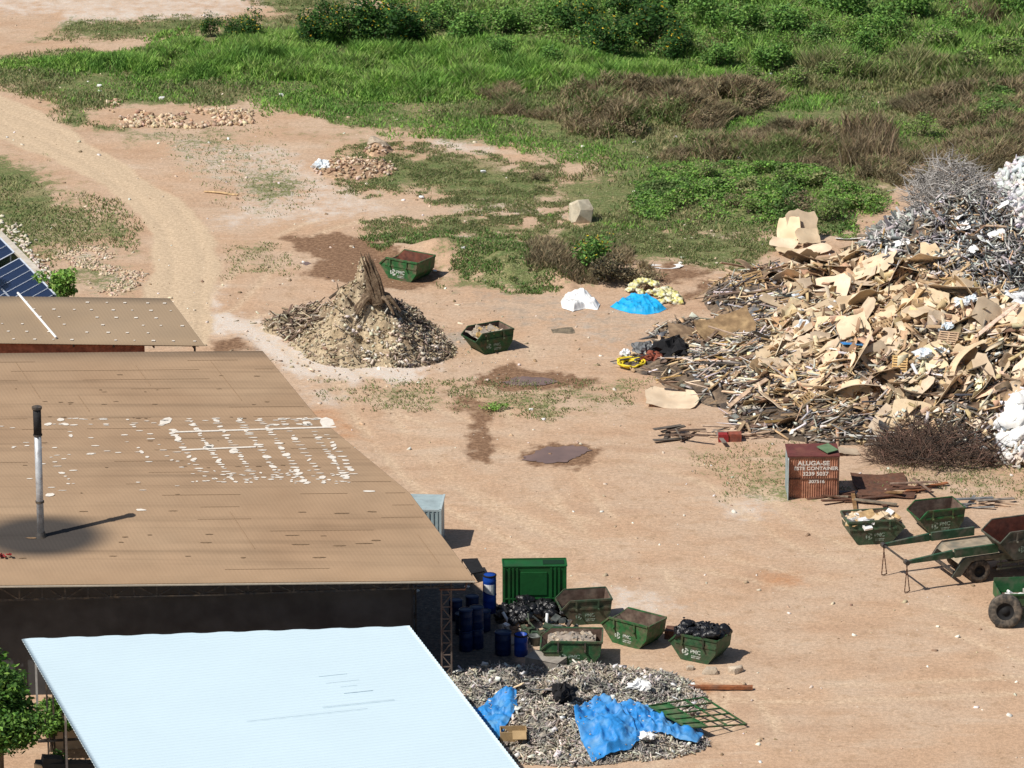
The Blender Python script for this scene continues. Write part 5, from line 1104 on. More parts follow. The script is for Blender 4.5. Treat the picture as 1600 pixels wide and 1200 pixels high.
drape('blue_tarp', 'small scrap of blue tarpaulin at the foot of the heap near the box', [(886, 1181), (896, 1176), (905, 1181), (897, 1186)], None, 0, BLUETARP, 0.05, 0.05, 6, 24)
drape('blue_tarp', 'small scrap of blue tarpaulin below the large tarpaulin', [(918, 1183), (932, 1179), (938, 1184), (926, 1188)], None, 0, BLUETARP, 0.05, 0.05, 6, 24)
MOUNDS['cyan'] = [(*at(998, 474)[:2], 2.3, 3.2, 0.2, 0, 0.35)]; MOUNDS['whiteb'] = [(*at(905, 470)[:2], 1.7, 3.0, 0.22, 0, 0.3)]
drape('blue_tarp', 'bright blue tarpaulin beside the yellow and white bags', [(953, 474), (975, 462), (985, 456), (1005, 460), (1030, 468), (1042, 478), (1030, 484), (1010, 487), (985, 485), (965, 479)], 'cyan', 0.2, CYANTARP, 0.24, 0.03, 34, 160, seed=5)
drape('white_sheet', 'crumpled white plastic sheet heap below the dead bush', [(876, 464), (884, 452), (905, 450), (925, 456), (938, 468), (934, 476), (915, 474), (895, 480), (878, 474)], 'whiteb', 0.3, WHITE, 0.3, 0.03, 34, 160, seed=6, cat='sheet')
YB = [blob_mesh(60 + k, 0.36, 0.62, 0.42, knot=False).build('filled_sack', YBAG, None, True) for k in range(4)]
place_mesh(YB, [at(x, y) + Vector((0, 0, z_)) for x, y, z_ in ((985, 457, .1), (993, 456, .3), (1003, 454, .4), (1012, 456, .5), (1022, 458, .4), (1015, 462, .1), (1027, 464, .2), (1034, 468, .15), (1041, 463, .2), (1048, 468, .1), (1056, 470, .05), (1046, 474, 0), (1036, 474, 0), (1060, 474, 0), (1052, 464, .1), (1008, 450, .2), (1024, 452, .2), (1000, 462, .1))],
           'yellow and white sack piled behind the bright blue tarpaulin', 'sack', 'sacks by the bright blue tarpaulin', (0.62, 0.9))

# ------------------------------------------------------------------ heaps
def heap(name, label, key, cols, seed, pad=0.5, step=0.16, rough=0.25, zmin=0.02):
    ms = MOUNDS[key]; x0 = min(m[0] - max(m[2], m[3]) for m in ms) - pad; x1 = max(m[0] + max(m[2], m[3]) for m in ms) + pad; y0 = min(m[1] - max(m[2], m[3]) for m in ms) - pad; y1 = max(m[1] + max(m[2], m[3]) for m in ms) + pad
    X, Y = np.meshgrid(np.arange(x0, x1, step), np.arange(y0, y1, step)); H_ = hgt(key, X, Y, rough)
    Z = ground_z(X, Y) + H_ - 0.06; Z = Z + (fbm(X * 3, Y * 3, seed) - 0.5) * 0.25 * np.clip(H_ * 3, 0, 1)
    I = np.arange(X.size).reshape(X.shape); Qd = np.stack([I[:-1, :-1], I[:-1, 1:], I[1:, 1:], I[1:, :-1]], -1).reshape(-1, 4)
    Qd = Qd[H_.ravel()[Qd].max(1) > zmin]; used = np.unique(Qd); rm = np.full(X.size, -1); rm[used] = np.arange(len(used))
    cs = np.array(cols); k = np.clip((fbm(X * 1.3, Y * 1.3, seed + 9).ravel()[used] - 0.25) * 2 * len(cs), 0, len(cs) - 1).astype(int)
    o = mesh_from_arrays(name, np.column_stack([X.ravel(), Y.ravel(), Z.ravel()])[used], [rm[Qd]], cs[k] * RNG.uniform(0.8, 1.2, (len(used), 1)), smooth=True, mats=[SOILV]); return tag(o, label, 'heap')
RNG = np.random.default_rng(99)
heap('scrap_pile', 'huge mixed pile of scrap wood and boards on the right', 'scrap', [(0.10, 0.075, 0.055), (0.16, 0.115, 0.08), (0.22, 0.16, 0.11), (0.08, 0.065, 0.055)], 5)
heap('scrap_heap', 'grey heap of shredded scrap beside the white canopy', 'shred', [(0.16, 0.15, 0.135), (0.26, 0.24, 0.21), (0.34, 0.30, 0.25), (0.12, 0.115, 0.105)], 6, step=0.12)
heap('earth_heap', 'conical earth and debris heap crowned with a broken tree stump', 'stumpheap', [(0.34, 0.26, 0.165), (0.42, 0.33, 0.215), (0.46, 0.37, 0.25), (0.27, 0.20, 0.13)], 7, step=0.12, rough=0.4)
heap('rubble_mound', 'low pale rubble mound on the bare ground in the distance', 'rubbleheap', [(0.42, 0.27, 0.17), (0.48, 0.33, 0.21), (0.34, 0.22, 0.14)], 8, step=0.15)

def frags(pts, nrm, L, Wd, T, cols, tilt=0.8, across=0.0):
    """thin broken slabs and sticks lying on a slope: boxes of 8 vertices, one array operation"""
    n = len(pts); up = nrm + RNG.normal(size=(n, 3)) * tilt; up /= np.linalg.norm(up, axis=1)[:, None]; a = RNG.normal(size=(n, 3)); a[:, 2] *= 0.4; a[:, 0] += across * np.sign(RNG.normal(size=n)); a -= up * (a * up).sum(1)[:, None]; a /= np.linalg.norm(a, axis=1)[:, None]; c = np.cross(up, a)
    L = np.asarray(L) * np.ones(n); Wd = np.asarray(Wd) * np.ones(n); T = np.asarray(T) * np.ones(n); P = []
    for s1 in (-1, 1):
        for s2 in (-1, 1):
            for s3 in (-1, 1): P.append(pts + a * (s1 * L / 2 * RNG.uniform(0.75, 1, n))[:, None] + c * (s2 * Wd / 2 * RNG.uniform(0.6, 1, n))[:, None] + up * (s3 * T / 2)[:, None])
    P = np.stack(P, 1); i = np.arange(n)[:, None] * 8
    fs = np.concatenate([i + np.array([f]) for f in ((0, 1, 3, 2), (4, 6, 7, 5), (0, 4, 5, 1), (2, 3, 7, 6), (0, 2, 6, 4), (1, 5, 7, 3))])
    return P.reshape(-1, 3), [fs], np.repeat(cols, 8, 0)
def on_heap(key, n, test=None, hmin=0.03, px=None):
    ms = MOUNDS[key]; out = []
    x0 = min(m[0] - m[2] for m in ms); x1 = max(m[0] + m[2] for m in ms); y0 = min(m[1] - m[3] for m in ms); y1 = max(m[1] + m[3] for m in ms); tot = 0
    poly = poly_w(px[0], px[1]) if px else None
    while tot < n:
        q = np.column_stack([RNG.uniform(x0, x1, n * 2), RNG.uniform(y0, y1, n * 2)]) if poly is None else np.column_stack([RNG.uniform(poly[:, 0].min(), poly[:, 0].max(), n * 2), RNG.uniform(poly[:, 1].min(), poly[:, 1].max(), n * 2)])
        h = hgt(key, q[:, 0], q[:, 1]); k = h > hmin
        if poly is not None: k &= sdist(q[:, 0], q[:, 1], poly) > 0
        q = q[k]; out.append(q); tot += len(q)
    q = np.concatenate(out)[:n]; e = 0.25; h = hgt(key, q[:, 0], q[:, 1]); hx = (hgt(key, q[:, 0] + e, q[:, 1]) - hgt(key, q[:, 0] - e, q[:, 1])) / (2 * e); hy = (hgt(key, q[:, 0], q[:, 1] + e) - hgt(key, q[:, 0], q[:, 1] - e)) / (2 * e)
    nr = np.column_stack([-hx, -hy, np.ones(n)]); nr /= np.linalg.norm(nr, axis=1)[:, None]
    return np.column_stack([q, h + ground_z(q[:, 0], q[:, 1])]), nr
TAN = [(0.62, 0.44, 0.26), (0.55, 0.38, 0.22), (0.68, 0.52, 0.33), (0.42, 0.29, 0.17), (0.72, 0.60, 0.43)]
MIX = TAN + [(0.45, 0.41, 0.35), (0.60, 0.57, 0.52), (0.38, 0.33, 0.27), (0.20, 0.14, 0.09), (0.12, 0.09, 0.07), (0.30, 0.22, 0.15), (0.72, 0.70, 0.66), (0.25, 0.24, 0.23), (0.08, 0.08, 0.085)]
GREYS = [(0.36, 0.35, 0.335), (0.48, 0.47, 0.45), (0.24, 0.23, 0.22), (0.62, 0.60, 0.57), (0.12, 0.12, 0.12), (0.72, 0.71, 0.69)]
SHRED = [(0.46, 0.42, 0.36), (0.36, 0.335, 0.30), (0.24, 0.225, 0.205), (0.56, 0.49, 0.39), (0.42, 0.39, 0.345), (0.64, 0.59, 0.51), (0.31, 0.265, 0.21)]
U = RNG.uniform
PALE_T = TAN + [(0.74, 0.58, 0.39), (0.78, 0.66, 0.50), (0.36, 0.25, 0.15), (0.24, 0.16, 0.10)]
v = Veg(); n = 4200; p, nr = on_heap('scrap', n); p[:, 2] += U(0, 0.14, n)
v.add(frags(p, nr, U(.1, .6, n), U(.06, .35, n), 0.02, colmix(n, MIX + [(0.7, 0.68, 0.64), (0.16, 0.12, 0.09)], .3), 0.6))
n = 2400; p, nr = on_heap('scrap', n, px=([(1180, 600), (1230, 410), (1340, 400), (1400, 440), (1500, 455), (1640, 500), (1640, 650), (1420, 650), (1300, 610)], 1.5)); p[:, 2] += U(0, 0.35, n)
v.add(frags(p, nr, 0.3 + 1.5 * U(0, 1, n) ** 2.2, 0.18 + 0.75 * U(0, 1, n) ** 2, 0.02, colmix(n, PALE_T, .2), 0.6))
n = 1500; p, nr = on_heap('scrap', n); p[:, 2] += U(0, 0.2, n); v.add(frags(p, nr, 0.5 + 2.2 * U(0, 1, n) ** 2, U(.03, .13, n), U(.02, .07, n), colmix(n, MIX, .3), 0.3, 0.8))
n = 2600; p, nr = on_heap('scrap', n, px=([(1030, 545), (1180, 470), (1300, 490), (1340, 640), (1190, 625)], 0.5)); p[:, 2] += U(0, 0.2, n); v.add(frags(p, nr, 0.3 + 2.6 * U(0, 1, n) ** 2, U(.03, .15, n), U(.02, .06, n), colmix(n, MIX + [(0.70, 0.60, 0.46), (0.74, 0.71, 0.66)], .3), 0.18, 1.6))
n = 900; p, nr = on_heap('scrap', n, px=([(1180, 590), (1600, 640), (1600, 700), (1300, 690)], 0.5)); p[:, 2] += U(0, 0.2, n); v.add(frags(p, nr, 0.4 + 2.2 * U(0, 1, n) ** 2, U(.03, .2, n), U(.02, .06, n), colmix(n, MIX[5:] + TAN[:2], .3), 0.3, 1.0))
v.build('scrap_fragments', FRAG); tag(bpy.data.objects['scrap_fragments'], 'countless small broken wood and board pieces covering the scrap pile', 'scrap', kind='stuff')
v = Veg(); reg = ([(1430, 400), (1440, 330), (1500, 300), (1640, 320), (1640, 410), (1520, 410)], 3.6); n = 2600; p, nr = on_heap('scrap', n, px=reg); p[:, 2] += U(0, 0.35, n)
v.add(frags(p, nr, U(.3, 1.3, n), U(.03, .16, n), U(.02, .05, n), colmix(n, GREYS + GREYS[2:5] + TAN[:1], .3), 0.8))
n = 1300; p, nr = on_heap('scrap', n, px=([(1340, 370), (1400, 300), (1470, 260), (1470, 330), (1400, 400)], 3.0)); p[:, 2] += U(0, 0.3, n); v.add(frags(p, nr, U(.4, 1.5, n), U(.04, .25, n), U(.02, .06, n), colmix(n, GREYS[:5], .3), 0.7))
v.build('grey_debris', FRAG); tag(bpy.data.objects['grey_debris'], 'tangled grey strips and sticks on the upper scrap pile', 'debris', kind='stuff')
v = Veg(); reg = ([(1550, 255), (1600, 235), (1680, 235), (1680, 335), (1590, 335)], 4.6); n = 1900; p, nr = on_heap('scrap', n, px=reg, hmin=0.0); p[:, 2] += U(0, 0.5, n)
v.add(frags(p, nr, U(.2, .8, n), U(.2, .6, n), U(.04, .25, n), colmix(n, [(0.62, 0.62, 0.62), (0.75, 0.75, 0.74), (0.50, 0.50, 0.50)], .12), 0.7))
n = 700; p, nr = on_heap('scrap', n, px=([(1560, 670), (1660, 640), (1660, 725), (1570, 720)], 0.8), hmin=0.0); p[:, 2] += U(0, 0.4, n)
v.add(frags(p, nr, U(.2, .9, n), U(.15, .6, n), U(.02, .12, n), colmix(n, [(0.74, 0.72, 0.68), (0.62, 0.54, 0.44), (0.80, 0.79, 0.77)], .12), 0.7))
v.build('white_rubble', FRAG); tag(bpy.data.objects['white_rubble'], 'white rubble and plaster lumps at the right edge of the scrap pile', 'rubble', kind='stuff')
v = Veg(); n = 15000; p, nr = on_heap('shred', n); p[:, 2] += U(-0.04, 0.07, n); v.add(frags(p, nr, .06 + .5 * U(0, 1, n) ** 2.2, .02 + .11 * U(0, 1, n) ** 2, U(.01, .05, n), colfield(p, [SHRED[2], SHRED[1], SHRED[0], SHRED[4], SHRED[3], SHRED[5], SHRED[6]], 4, 1.5, .35), 0.9))
n = 120; p, nr = on_heap('shred', n); p[:, 2] += 0.1; v.add(frags(p, nr, U(.15, .5, n), U(.1, .3, n), 0.03, colmix(n, [(0.75, 0.74, 0.7)], .1), 0.5))
v.build('shredded_scrap', FRAG); tag(bpy.data.objects['shredded_scrap'], 'shredded grey and tan scrap pieces covering the heap by the canopy', 'scrap', kind='stuff')
v = Veg(); n = 1700; p, nr = on_heap('stumpheap', n); p[:, 2] += U(-0.05, 0.02, n); v.add(frags(p, nr, U(.04, .2, n), U(.04, .12, n), U(.03, .09, n), colmix(n, [(0.46, 0.38, 0.27), (0.54, 0.46, 0.34), (0.34, 0.27, 0.185), (0.62, 0.54, 0.43), (0.20, 0.16, 0.115)], .25), 0.7))
n = 700; p, nr = on_heap('stumpheap', n); p[:, 2] += U(0, 0.08, n); v.add(frags(p, nr, .15 + .9 * U(0, 1, n) ** 2, U(.02, .07, n), U(.015, .04, n), colmix(n, [(0.36, 0.28, 0.19), (0.2, 0.15, 0.1), (0.5, 0.42, 0.3), (0.12, 0.09, 0.07)], .3), 0.4))
n = 500; p = np.column_stack([RNG.normal(at(590, 545).x, 4.2, n), RNG.normal(at(590, 545).y, 4.2, n)]); p = np.column_stack([p, ground_z(p[:, 0], p[:, 1]) + hgt('stumpheap', p[:, 0], p[:, 1])]); v.add(frags(p, np.tile([0, 0, 1.], (n, 1)), .05 + .4 * U(0, 1, n) ** 3, U(.04, .14, n), U(.02, .1, n), colmix(n, [(0.4, 0.32, 0.22), (0.25, 0.18, 0.12), (0.6, 0.52, 0.42)], .3), 0.5))
n = 900; p, nr = on_heap('stumpheap', n, px=([(600, 470), (660, 490), (715, 545), (690, 572), (600, 565), (620, 520)], 0.8)); p[:, 2] += U(0, 0.12, n); v.add(frags(p, nr, U(.08, .5, n), U(.03, .14, n), U(.02, .07, n), colmix(n, [(0.16, 0.12, 0.085), (0.27, 0.21, 0.15), (0.38, 0.30, 0.22), (0.50, 0.42, 0.33), (0.08, 0.07, 0.065)], .3), 0.7))
n = 260; p, nr = on_heap('stumpheap', n, px=([(430, 490), (490, 480), (500, 520), (440, 520)], 0.4)); p[:, 2] += U(0, 0.15, n); v.add(frags(p, nr, U(.5, 1.6, n), U(.05, .15, n), U(.03, .08, n), colmix(n, [(0.12, 0.085, 0.06), (0.26, 0.19, 0.13), (0.5, 0.42, 0.32)], .3), 0.3))
n = 75; p, nr = on_heap('stumpheap', n, px=([(520, 545), (640, 530), (700, 560), (600, 575)], 0.2)); p[:, 2] += U(0.0, 0.08, n); v.add(frags(p, nr, U(.12, .4, n), U(.1, .25, n), U(.05, .15, n), colmix(n, [(0.7, 0.64, 0.54), (0.6, 0.52, 0.42)], .15), 0.7))
v.build('heap_fragments', FRAG); tag(bpy.data.objects['heap_fragments'], 'clods, roots and broken bits covering the earth heap', 'debris', kind='stuff')
v = Veg(); n = 240; p, nr = on_heap('rubbleheap', n); v.add(frags(p, nr, U(.08, .4, n), U(.06, .22, n), U(.05, .16, n), colmix(n, [(0.5, 0.36, 0.24), (0.62, 0.5, 0.38), (0.3, 0.2, 0.13)], .2), 0.7))
n = 620; p = scatter([(155, 160), (180, 158), (250, 178), (330, 172), (390, 170), (395, 190), (300, 200), (200, 195)], n, 0.3, clump=12, cs=0.5, lo=0.45); p[:, 2] += 0.05; v.add(frags(p, np.tile([0, 0, 1.], (n, 1)), .06 + .5 * U(0, 1, n) ** 2, U(.06, .3, n), U(.05, .25, n), colmix(n, [(0.60, 0.45, 0.30), (0.48, 0.34, 0.22), (0.66, 0.53, 0.38), (0.36, 0.25, 0.16)], .2), 0.6))
n = 240; P_ = poly_w([(-40, 318), (15, 356), (50, 398), (80, 438), (66, 440), (32, 398), (0, 358), (-40, 322)]); p = np.concatenate([P_[k % 4] + (P_[k % 4 + 1] - P_[k % 4]) * RNG.uniform(0, 1) + RNG.normal(0, .28, 2) for k in range(n) if k % 4 < 3]).reshape(-1, 2); n = len(p); p = np.column_stack([p, ground_z(p[:, 0], p[:, 1]) + .06]); v.add(frags(p, np.tile([0, 0, 1.], (n, 1)), U(.1, .35, n), U(.1, .28, n), U(.05, .15, n), colmix(n, [(0.64, 0.56, 0.45), (0.55, 0.46, 0.36), (0.70, 0.64, 0.55)], .12), 0.5))
n = 700; p = scatter([(85, 395), (170, 385), (225, 440), (190, 465), (130, 420)], n, 0.3, clump=15, cs=0.8, lo=0.45); p[:, 2] += 0.02; v.add(frags(p, np.tile([0, 0, 1.], (n, 1)), .05 + .35 * U(0, 1, n) ** 2, U(.05, .2, n), U(.03, .1, n), colmix(n, [(0.62, 0.50, 0.37), (0.52, 0.40, 0.28)], .2), 0.5))
n = 5200; p = np.column_stack([U(-40, 40, n), U(-22, 110, n)]); p = np.column_stack([p, ground_z(p[:, 0], p[:, 1])]); k = (fbm(p[:, 0] * .3, p[:, 1] * .3, 88) > RNG.uniform(.35, .6, n)); p = p[k]; n = len(p); s = .03 + .17 * U(0, 1, n) ** 3
v.add(frags(p, np.tile([0, 0, 1.], (n, 1)), s * 1.5, s, s * .7, colmix(n, [(0.66, 0.56, 0.44), (0.5, 0.38, 0.26), (0.78, 0.74, 0.68), (0.28, 0.19, 0.12)], .2), 0.5))
v.build('loose_stones', FRAG); tag(bpy.data.objects['loose_stones'], 'pale stones and gravel strewn over the bare ground', 'stones', kind='stuff')

# individuals on the scrap pile
def curved_board(seed, L, Wd, bend, ragged=0.07, th=0.022, m=None):
    r_ = random.Random(seed); b = MB(); nx, ny = 9, 5; top = []
    ph = r_.uniform(0, 6)
    for i in range(nx):
        for j in range(ny):
            u, w_ = i / (nx - 1) - .5, j / (ny - 1) - .5
            e = 1 + (r_.uniform(-ragged, ragged * .6) if j in (0, ny - 1) or i in (0, nx - 1) else 0) - (r_.uniform(0, ragged * 1.5) if j in (0, ny - 1) and i in (0, nx - 1) else 0)
            z = bend * L * (0.25 - u * u * (1 + 0.3 * math.sin(ph))) * -1 + 0.045 * Wd * math.sin(3 * w_ + ph) + 0.02 * L * math.sin(5 * u + ph); top.append((u * L * e, w_ * Wd * e, z))
    n = len(top); vs = top + [(x, y, z - th) for x, y, z in top]; fs = []
    for i in range(nx - 1):
        for j in range(ny - 1): a = i * ny + j; fs += [(a, a + ny, a + ny + 1, a + 1), (n + a + 1, n + a + ny + 1, n + a + ny, n + a)]
    for i in range(nx - 1):
        a = i * ny; fs += [(a, n + a, n + a + ny, a + ny)]; a = i * ny + ny - 1; fs += [(a, a + ny, n + a + ny, n + a)]
    for j in range(ny - 1):
        a = j; fs += [(a, a + 1, n + a + 1, n + a)]; a = (nx - 1) * ny + j; fs += [(a, n + a, n + a + 1, a + 1)]
    b.add(vs, fs); b.flat = True; return b
def strew(protos, pts, nrm, label, cat, group, sc=(0.8, 1.25), tilt=0.45, lift=(0.0, 0.15)):
    first = len([1 for p_ in protos if 'category' in p_]) == 0
    for i, (p_, n_) in enumerate(zip(pts, nrm)):
        src = protos[i % len(protos)]; o = src if (first and i < len(protos)) else src.copy()
        if o is not src: COL.objects.link(o)
        up = Vector(n_) + Vector((random.gauss(0, tilt), random.gauss(0, tilt), 0)); q = up.to_track_quat('Z', 'Y') @ Euler((0, 0, random.uniform(0, 6.28))).to_quaternion()
        o.rotation_euler = q.to_euler(); o.location = Vector(p_) + Vector((0, 0, random.uniform(*lift))); s = random.uniform(*sc); o.scale = (s, s * random.uniform(.8, 1.2), 1)
        tag(o, label, cat, group)
TB = [curved_board(k * 3 + 1, random.uniform(.9, 2.9), random.uniform(.6, 1.8), random.choice((0.02, .05, -.07, .12, .22)), 0.10).build('fibreboard_sheet', BOARDS[0], None, True) for k in range(22)]
p, nr = on_heap('scrap', 285, px=([(1180, 600), (1230, 400), (1340, 400), (1400, 440), (1500, 450), (1620, 500), (1620, 640), (1420, 650), (1300, 610)], 1.5))
strew(TB, p, nr, 'bent tan fibreboard sheet lying in the scrap pile', 'board', 'tan boards in the scrap pile', lift=(0.05, 0.3), sc=(.6, 1.2))
DB = [curved_board(40 + k, random.uniform(.8, 1.6), random.uniform(.5, 1.1), random.uniform(-.4, .5)).build('hardboard_sheet', BOARDS[1], None, True) for k in range(6)]
p, nr = on_heap('scrap', 70); strew(DB, p, nr, 'dark brown hardboard sheet lying in the scrap pile', 'board', 'brown boards in the scrap pile', lift=(0.05, 0.25))
GP = [curved_board(60 + k, random.uniform(.6, 1.4), random.uniform(.4, .8), random.uniform(-.15, .2)).build('metal_sheet', GREYB, None, False) for k in range(4)]
p, nr = on_heap('scrap', 40); strew(GP, p, nr, 'dark grey sheet lying in the scrap pile', 'sheet', 'grey panels in the scrap pile', lift=(0.05, 0.25))
def plank(seed, L, w_, t_):
    b = MB(); r_ = random.Random(seed); vs = []; n = 5; 
    for i in range(n):
        u = i / (n - 1) - .5; z = 0.03 * L * math.sin(3 * u + seed); y = 0.02 * L * math.sin(2 * u + seed * 2)
        for (a, c) in ((-1, -1), (1, -1), (1, 1), (-1, 1)): vs.append((u * L, y + a * w_ / 2, z + c * t_ / 2))
    fs = [(0, 1, 2, 3), tuple(4 * (n - 1) + k for k in (3, 2, 1, 0))]
    for i in range(n - 1):
        for k in range(4): k2 = (k + 1) % 4; fs.append((4 * i + k, 4 * i + 4 + k, 4 * i + 4 + k2, 4 * i + k2))
    b.add(vs, fs); return b
for mi, (nm, cnt, lab, grp) in enumerate((('wood_plank', 110, 'pale bare wooden plank lying in the scrap pile', 'pale planks in the scrap pile'), ('grey_plank', 80, 'weathered grey wooden plank lying in the scrap pile', 'grey planks in the scrap pile'), ('brown_plank', 80, 'brown wooden plank lying in the scrap pile', 'brown planks in the scrap pile'))):
    PR = [plank(k + 10 * mi, random.uniform(1.2, 2.8), random.uniform(.08, .2), random.uniform(.03, .07)).build(nm, WOODS[mi]) for k in range(8)]
    p, nr = on_heap('scrap', cnt); strew(PR, p, nr, lab, 'plank', grp, tilt=0.3, lift=(0.08, 0.32))
WS = [curved_board(80 + k, random.uniform(.5, 1.1), random.uniform(.3, .7), random.uniform(-.4, .5)).build('white_sheet_scrap', WHITE, None, True) for k in range(4)]
p, nr = on_heap('scrap', 46, px=([(1370, 380), (1420, 300), (1500, 290), (1600, 330), (1600, 420), (1440, 400)], 3.0)); strew(WS, p, nr, 'white plastic scrap on the upper scrap pile', 'plastic scrap', 'white scraps on the upper pile', lift=(.1, .4), tilt=.6)
PB = [blob_mesh(120 + k, 0.4, 0.6, 0.45, knot=False).build('plastic_film', PLASTIC, None, False) for k in range(4)]
lst = [Vector((*q[:2], float(hgt('scrap', q.x, q.y)) + 0.1)) for q in (at(x, y, z_) for x, y, z_ in ((1350, 478, 1.5), (1365, 482, 1.5), (1373, 470, 1.6), (1298, 497, 1.3), (1310, 494, 1.3), (1258, 522, 1.), (1500, 500, 3.4), (1515, 508, 3.2), (1550, 465, 3.8), (1480, 532, 3.), (1360, 465, 1.8), (1243, 470, 1.), (1470, 570, 2.5), (1445, 585, 2.), (1250, 490, 1)))]
place_mesh(PB, lst, 'crumpled pale blue plastic film on the scrap pile', 'plastic film', 'plastic film on the scrap pile', (0.7, 1.3))
WB = [blob_mesh(140 + k, 0.7, 0.6, 0.35, knot=False).build('white_plastic_sack', WHITE, None, True) for k in range(3)]
lst = [Vector((*q[:2], float(hgt('scrap', q.x, q.y)) + dz)) for q, dz in ((at(1588, 400, 4.2), .1), (at(1580, 425, 4.1), .1), (at(1592, 440, 4.), .1), (at(1603, 415, 4.3), .1), (at(1590, 630, 2.5), .1), (at(1600, 645, 2.4), .2), (at(1575, 655, 2.), .1), (at(1600, 615, 2.7), .2))]
place_mesh(WB, lst, 'large white plastic sack on the scrap pile at the photo edge', 'sack', 'white sacks on the pile edge', (0.8, 1.2))
def pallet():
    b = MB()
    for k in range(7): b.box((-0.5 + k * 0.166, 0, 0.12), (0.09, 1.0, 0.02))
    for y in (-.45, 0, .45): b.box((0, y, 0.06), (1.1, 0.08, 0.09))
    for k in range(3): b.box((-0.5 + k * 0.5, 0, 0.0), (0.09, 1.0, 0.02))
    return b
PA = [pallet().build('wooden_pallet', WOODS[0])]
lst = [(1178, 455, .5, .9), (1455, 500, 3.0, .7), (1495, 475, 3.2, .5), (1385, 560, 1.6, .6), (1552, 568, 2.6, .9), (1585, 510, 3.3, .8), (1405, 605, 1.2, .5), (1260, 635, .6, 1.0), (1480, 560, 2.4, .8)]
pp_ = [at(x, y, z_) for x, y, z_, t_ in lst]
strew(PA, [(q.x, q.y, float(hgt('scrap', q.x, q.y)) + .15) for q in pp_], [(0.2 * random.uniform(-1, 1), -t_, 0.8) for *_, t_ in lst], 'slatted wooden pallet half buried in the scrap pile', 'pallet', 'pallets in the scrap pile', (0.95, 1.1), 0.15)

def single(b, name, m, label, cat, p, rot=(0, 0, 0), smooth=False, sc=1.0):
    o = b.build(name, m, None, smooth); o.location = p; o.rotation_euler = rot; o.scale = (sc, sc, sc); return tag(o, label, cat)
def on(px, py, z, dz=0.1):
    q = at(px, py, z); return Vector((q.x, q.y, float(hgt('scrap', q.x, q.y)) + gz(q) + dz))
single(curved_board(202, 2.7, 2.2, .16, .10), 'plywood_sheet', BOARDS[0], 'large curled tan board lying alone on the ground before the pile', 'board', put(1050, 628, 0.32), (0.16, 0.05, -0.1), True)
single(curved_board(203, 3.2, 1.9, .3, .1), 'dark_board', BOARDS[1], 'large dark brown sheet arched beside the yellow hose', 'board', on(1135, 535, .5, .75), (.45, -.15, .35), True)
single(curved_board(204, 2.0, 1.5, .06, .06), 'brown_board', BOARDS[1], 'flat brown board leaning beside the arched dark sheet', 'board', on(1072, 538, .4, .45), (.4, .25, .1))
single(curved_board(205, 2.8, 1.1, -.5, .08), 'fibreboard_strip', BOARDS[0], 'long tan curved board rising out of the front of the pile', 'board', on(1508, 612, 1.4, .55), (-.3, -.75, .5), True)
single(curved_board(206, 1.8, 1.0, .05, .06), 'weathered_board', WOODS[1], 'grey weathered plank panel lying at the front of the pile', 'board', on(1535, 615, 1.5, .35), (-.5, -.25, .5))
for k_, (px, py, dz, L_, W_, rot, lab) in enumerate(((1252, 375, .95, 1.9, 1.7, (1.05, .12, .1), 'tall upright tan sheet at the back of the broken stack'), (1232, 378, .75, 1.3, 1.5, (.95, -.2, -.25), 'upright tan sheet at the left of the broken stack'), (1262, 384, .6, 1.5, 1.1, (.7, .1, .3), 'tan sheet leaning on the front of the broken stack'),
        (1225, 387, .32, 1.6, .9, (.35, .1, -.15), 'tan sheet half flat at the left foot of the broken stack'), (1272, 396, .2, 1.9, 1.1, (.12, -.15, .4), 'tan sheet lying flat at the right foot of the broken stack'), (1240, 396, .18, 2.0, .9, (.15, .06, .05), 'tan sheet lying flat in front of the broken stack'))):
    single(curved_board(207 + 40 * k_, L_, W_, .03, .13), 'fibreboard_sheet', BOARDS[0], lab, 'board', put(px, py, dz), rot)
single(curved_board(210, 3.0, 1.6, .3, .1), 'dark_board', BOARDS[1], 'wide brown sheet bent over the back left of the pile', 'board', on(1265, 425, 1.2, .6), (-.4, .25, .2), True)
single(curved_board(211, 2.2, 1.7, .35, .1), 'fibreboard_sheet', BOARDS[0], 'big rounded tan board high on the pile under the branches', 'board', on(1455, 385, 3.8, .6), (-.4, .1, .4), True)
single(curved_board(212, 2.4, 1.3, -.2, .05), 'fibreboard_sheet', BOARDS[0], 'tan board bridging a dark gap in the front of the pile', 'board', on(1340, 625, 1.0, .55), (-.3, -.1, .1), True)
single(curved_board(213, 2.4, 1.1, .4, .05), 'dark_board', BOARDS[1], 'brown arched sheet at the front foot of the pile', 'board', on(1440, 640, .8, .4), (-.3, .1, .05), True)
single(curved_board(214, 1.5, 1.0, .0, .03), 'dark_board', BOARDS[1], 'small dark rectangular board on the ground behind the kiosk', 'board', put(1290, 640, .35), (.35, .1, .0))
single(curved_board(215, 1.2, 0.9, .0, .02), 'flat_board', WOODS[1], 'flat grey brown board lying alone on the bare yard', 'board', put(880, 519, .04), (.02, 0, .2))
single(curved_board(216, 1.5, .45, .1, .05), 'white_board', WHITE, 'white curled strip on the ground behind the rusty kiosk', 'board', put(1342, 678, .12), (-.3, -.1, .6))
single(curved_board(217, 2.4, .5, -.05, .02), 'white_board', WHITE, 'long white strip at the foot of the green bushes', 'board', put(1338, 375, .12), (-.3, 0, -.05))
single(curved_board(218, 1.5, .7, .05, .05), 'blue_tray', BLUETARP, 'small blue plastic sheet on the front of the pile', 'plastic sheet', on(1335, 585, .9, .3), (-.1, .1, .1))
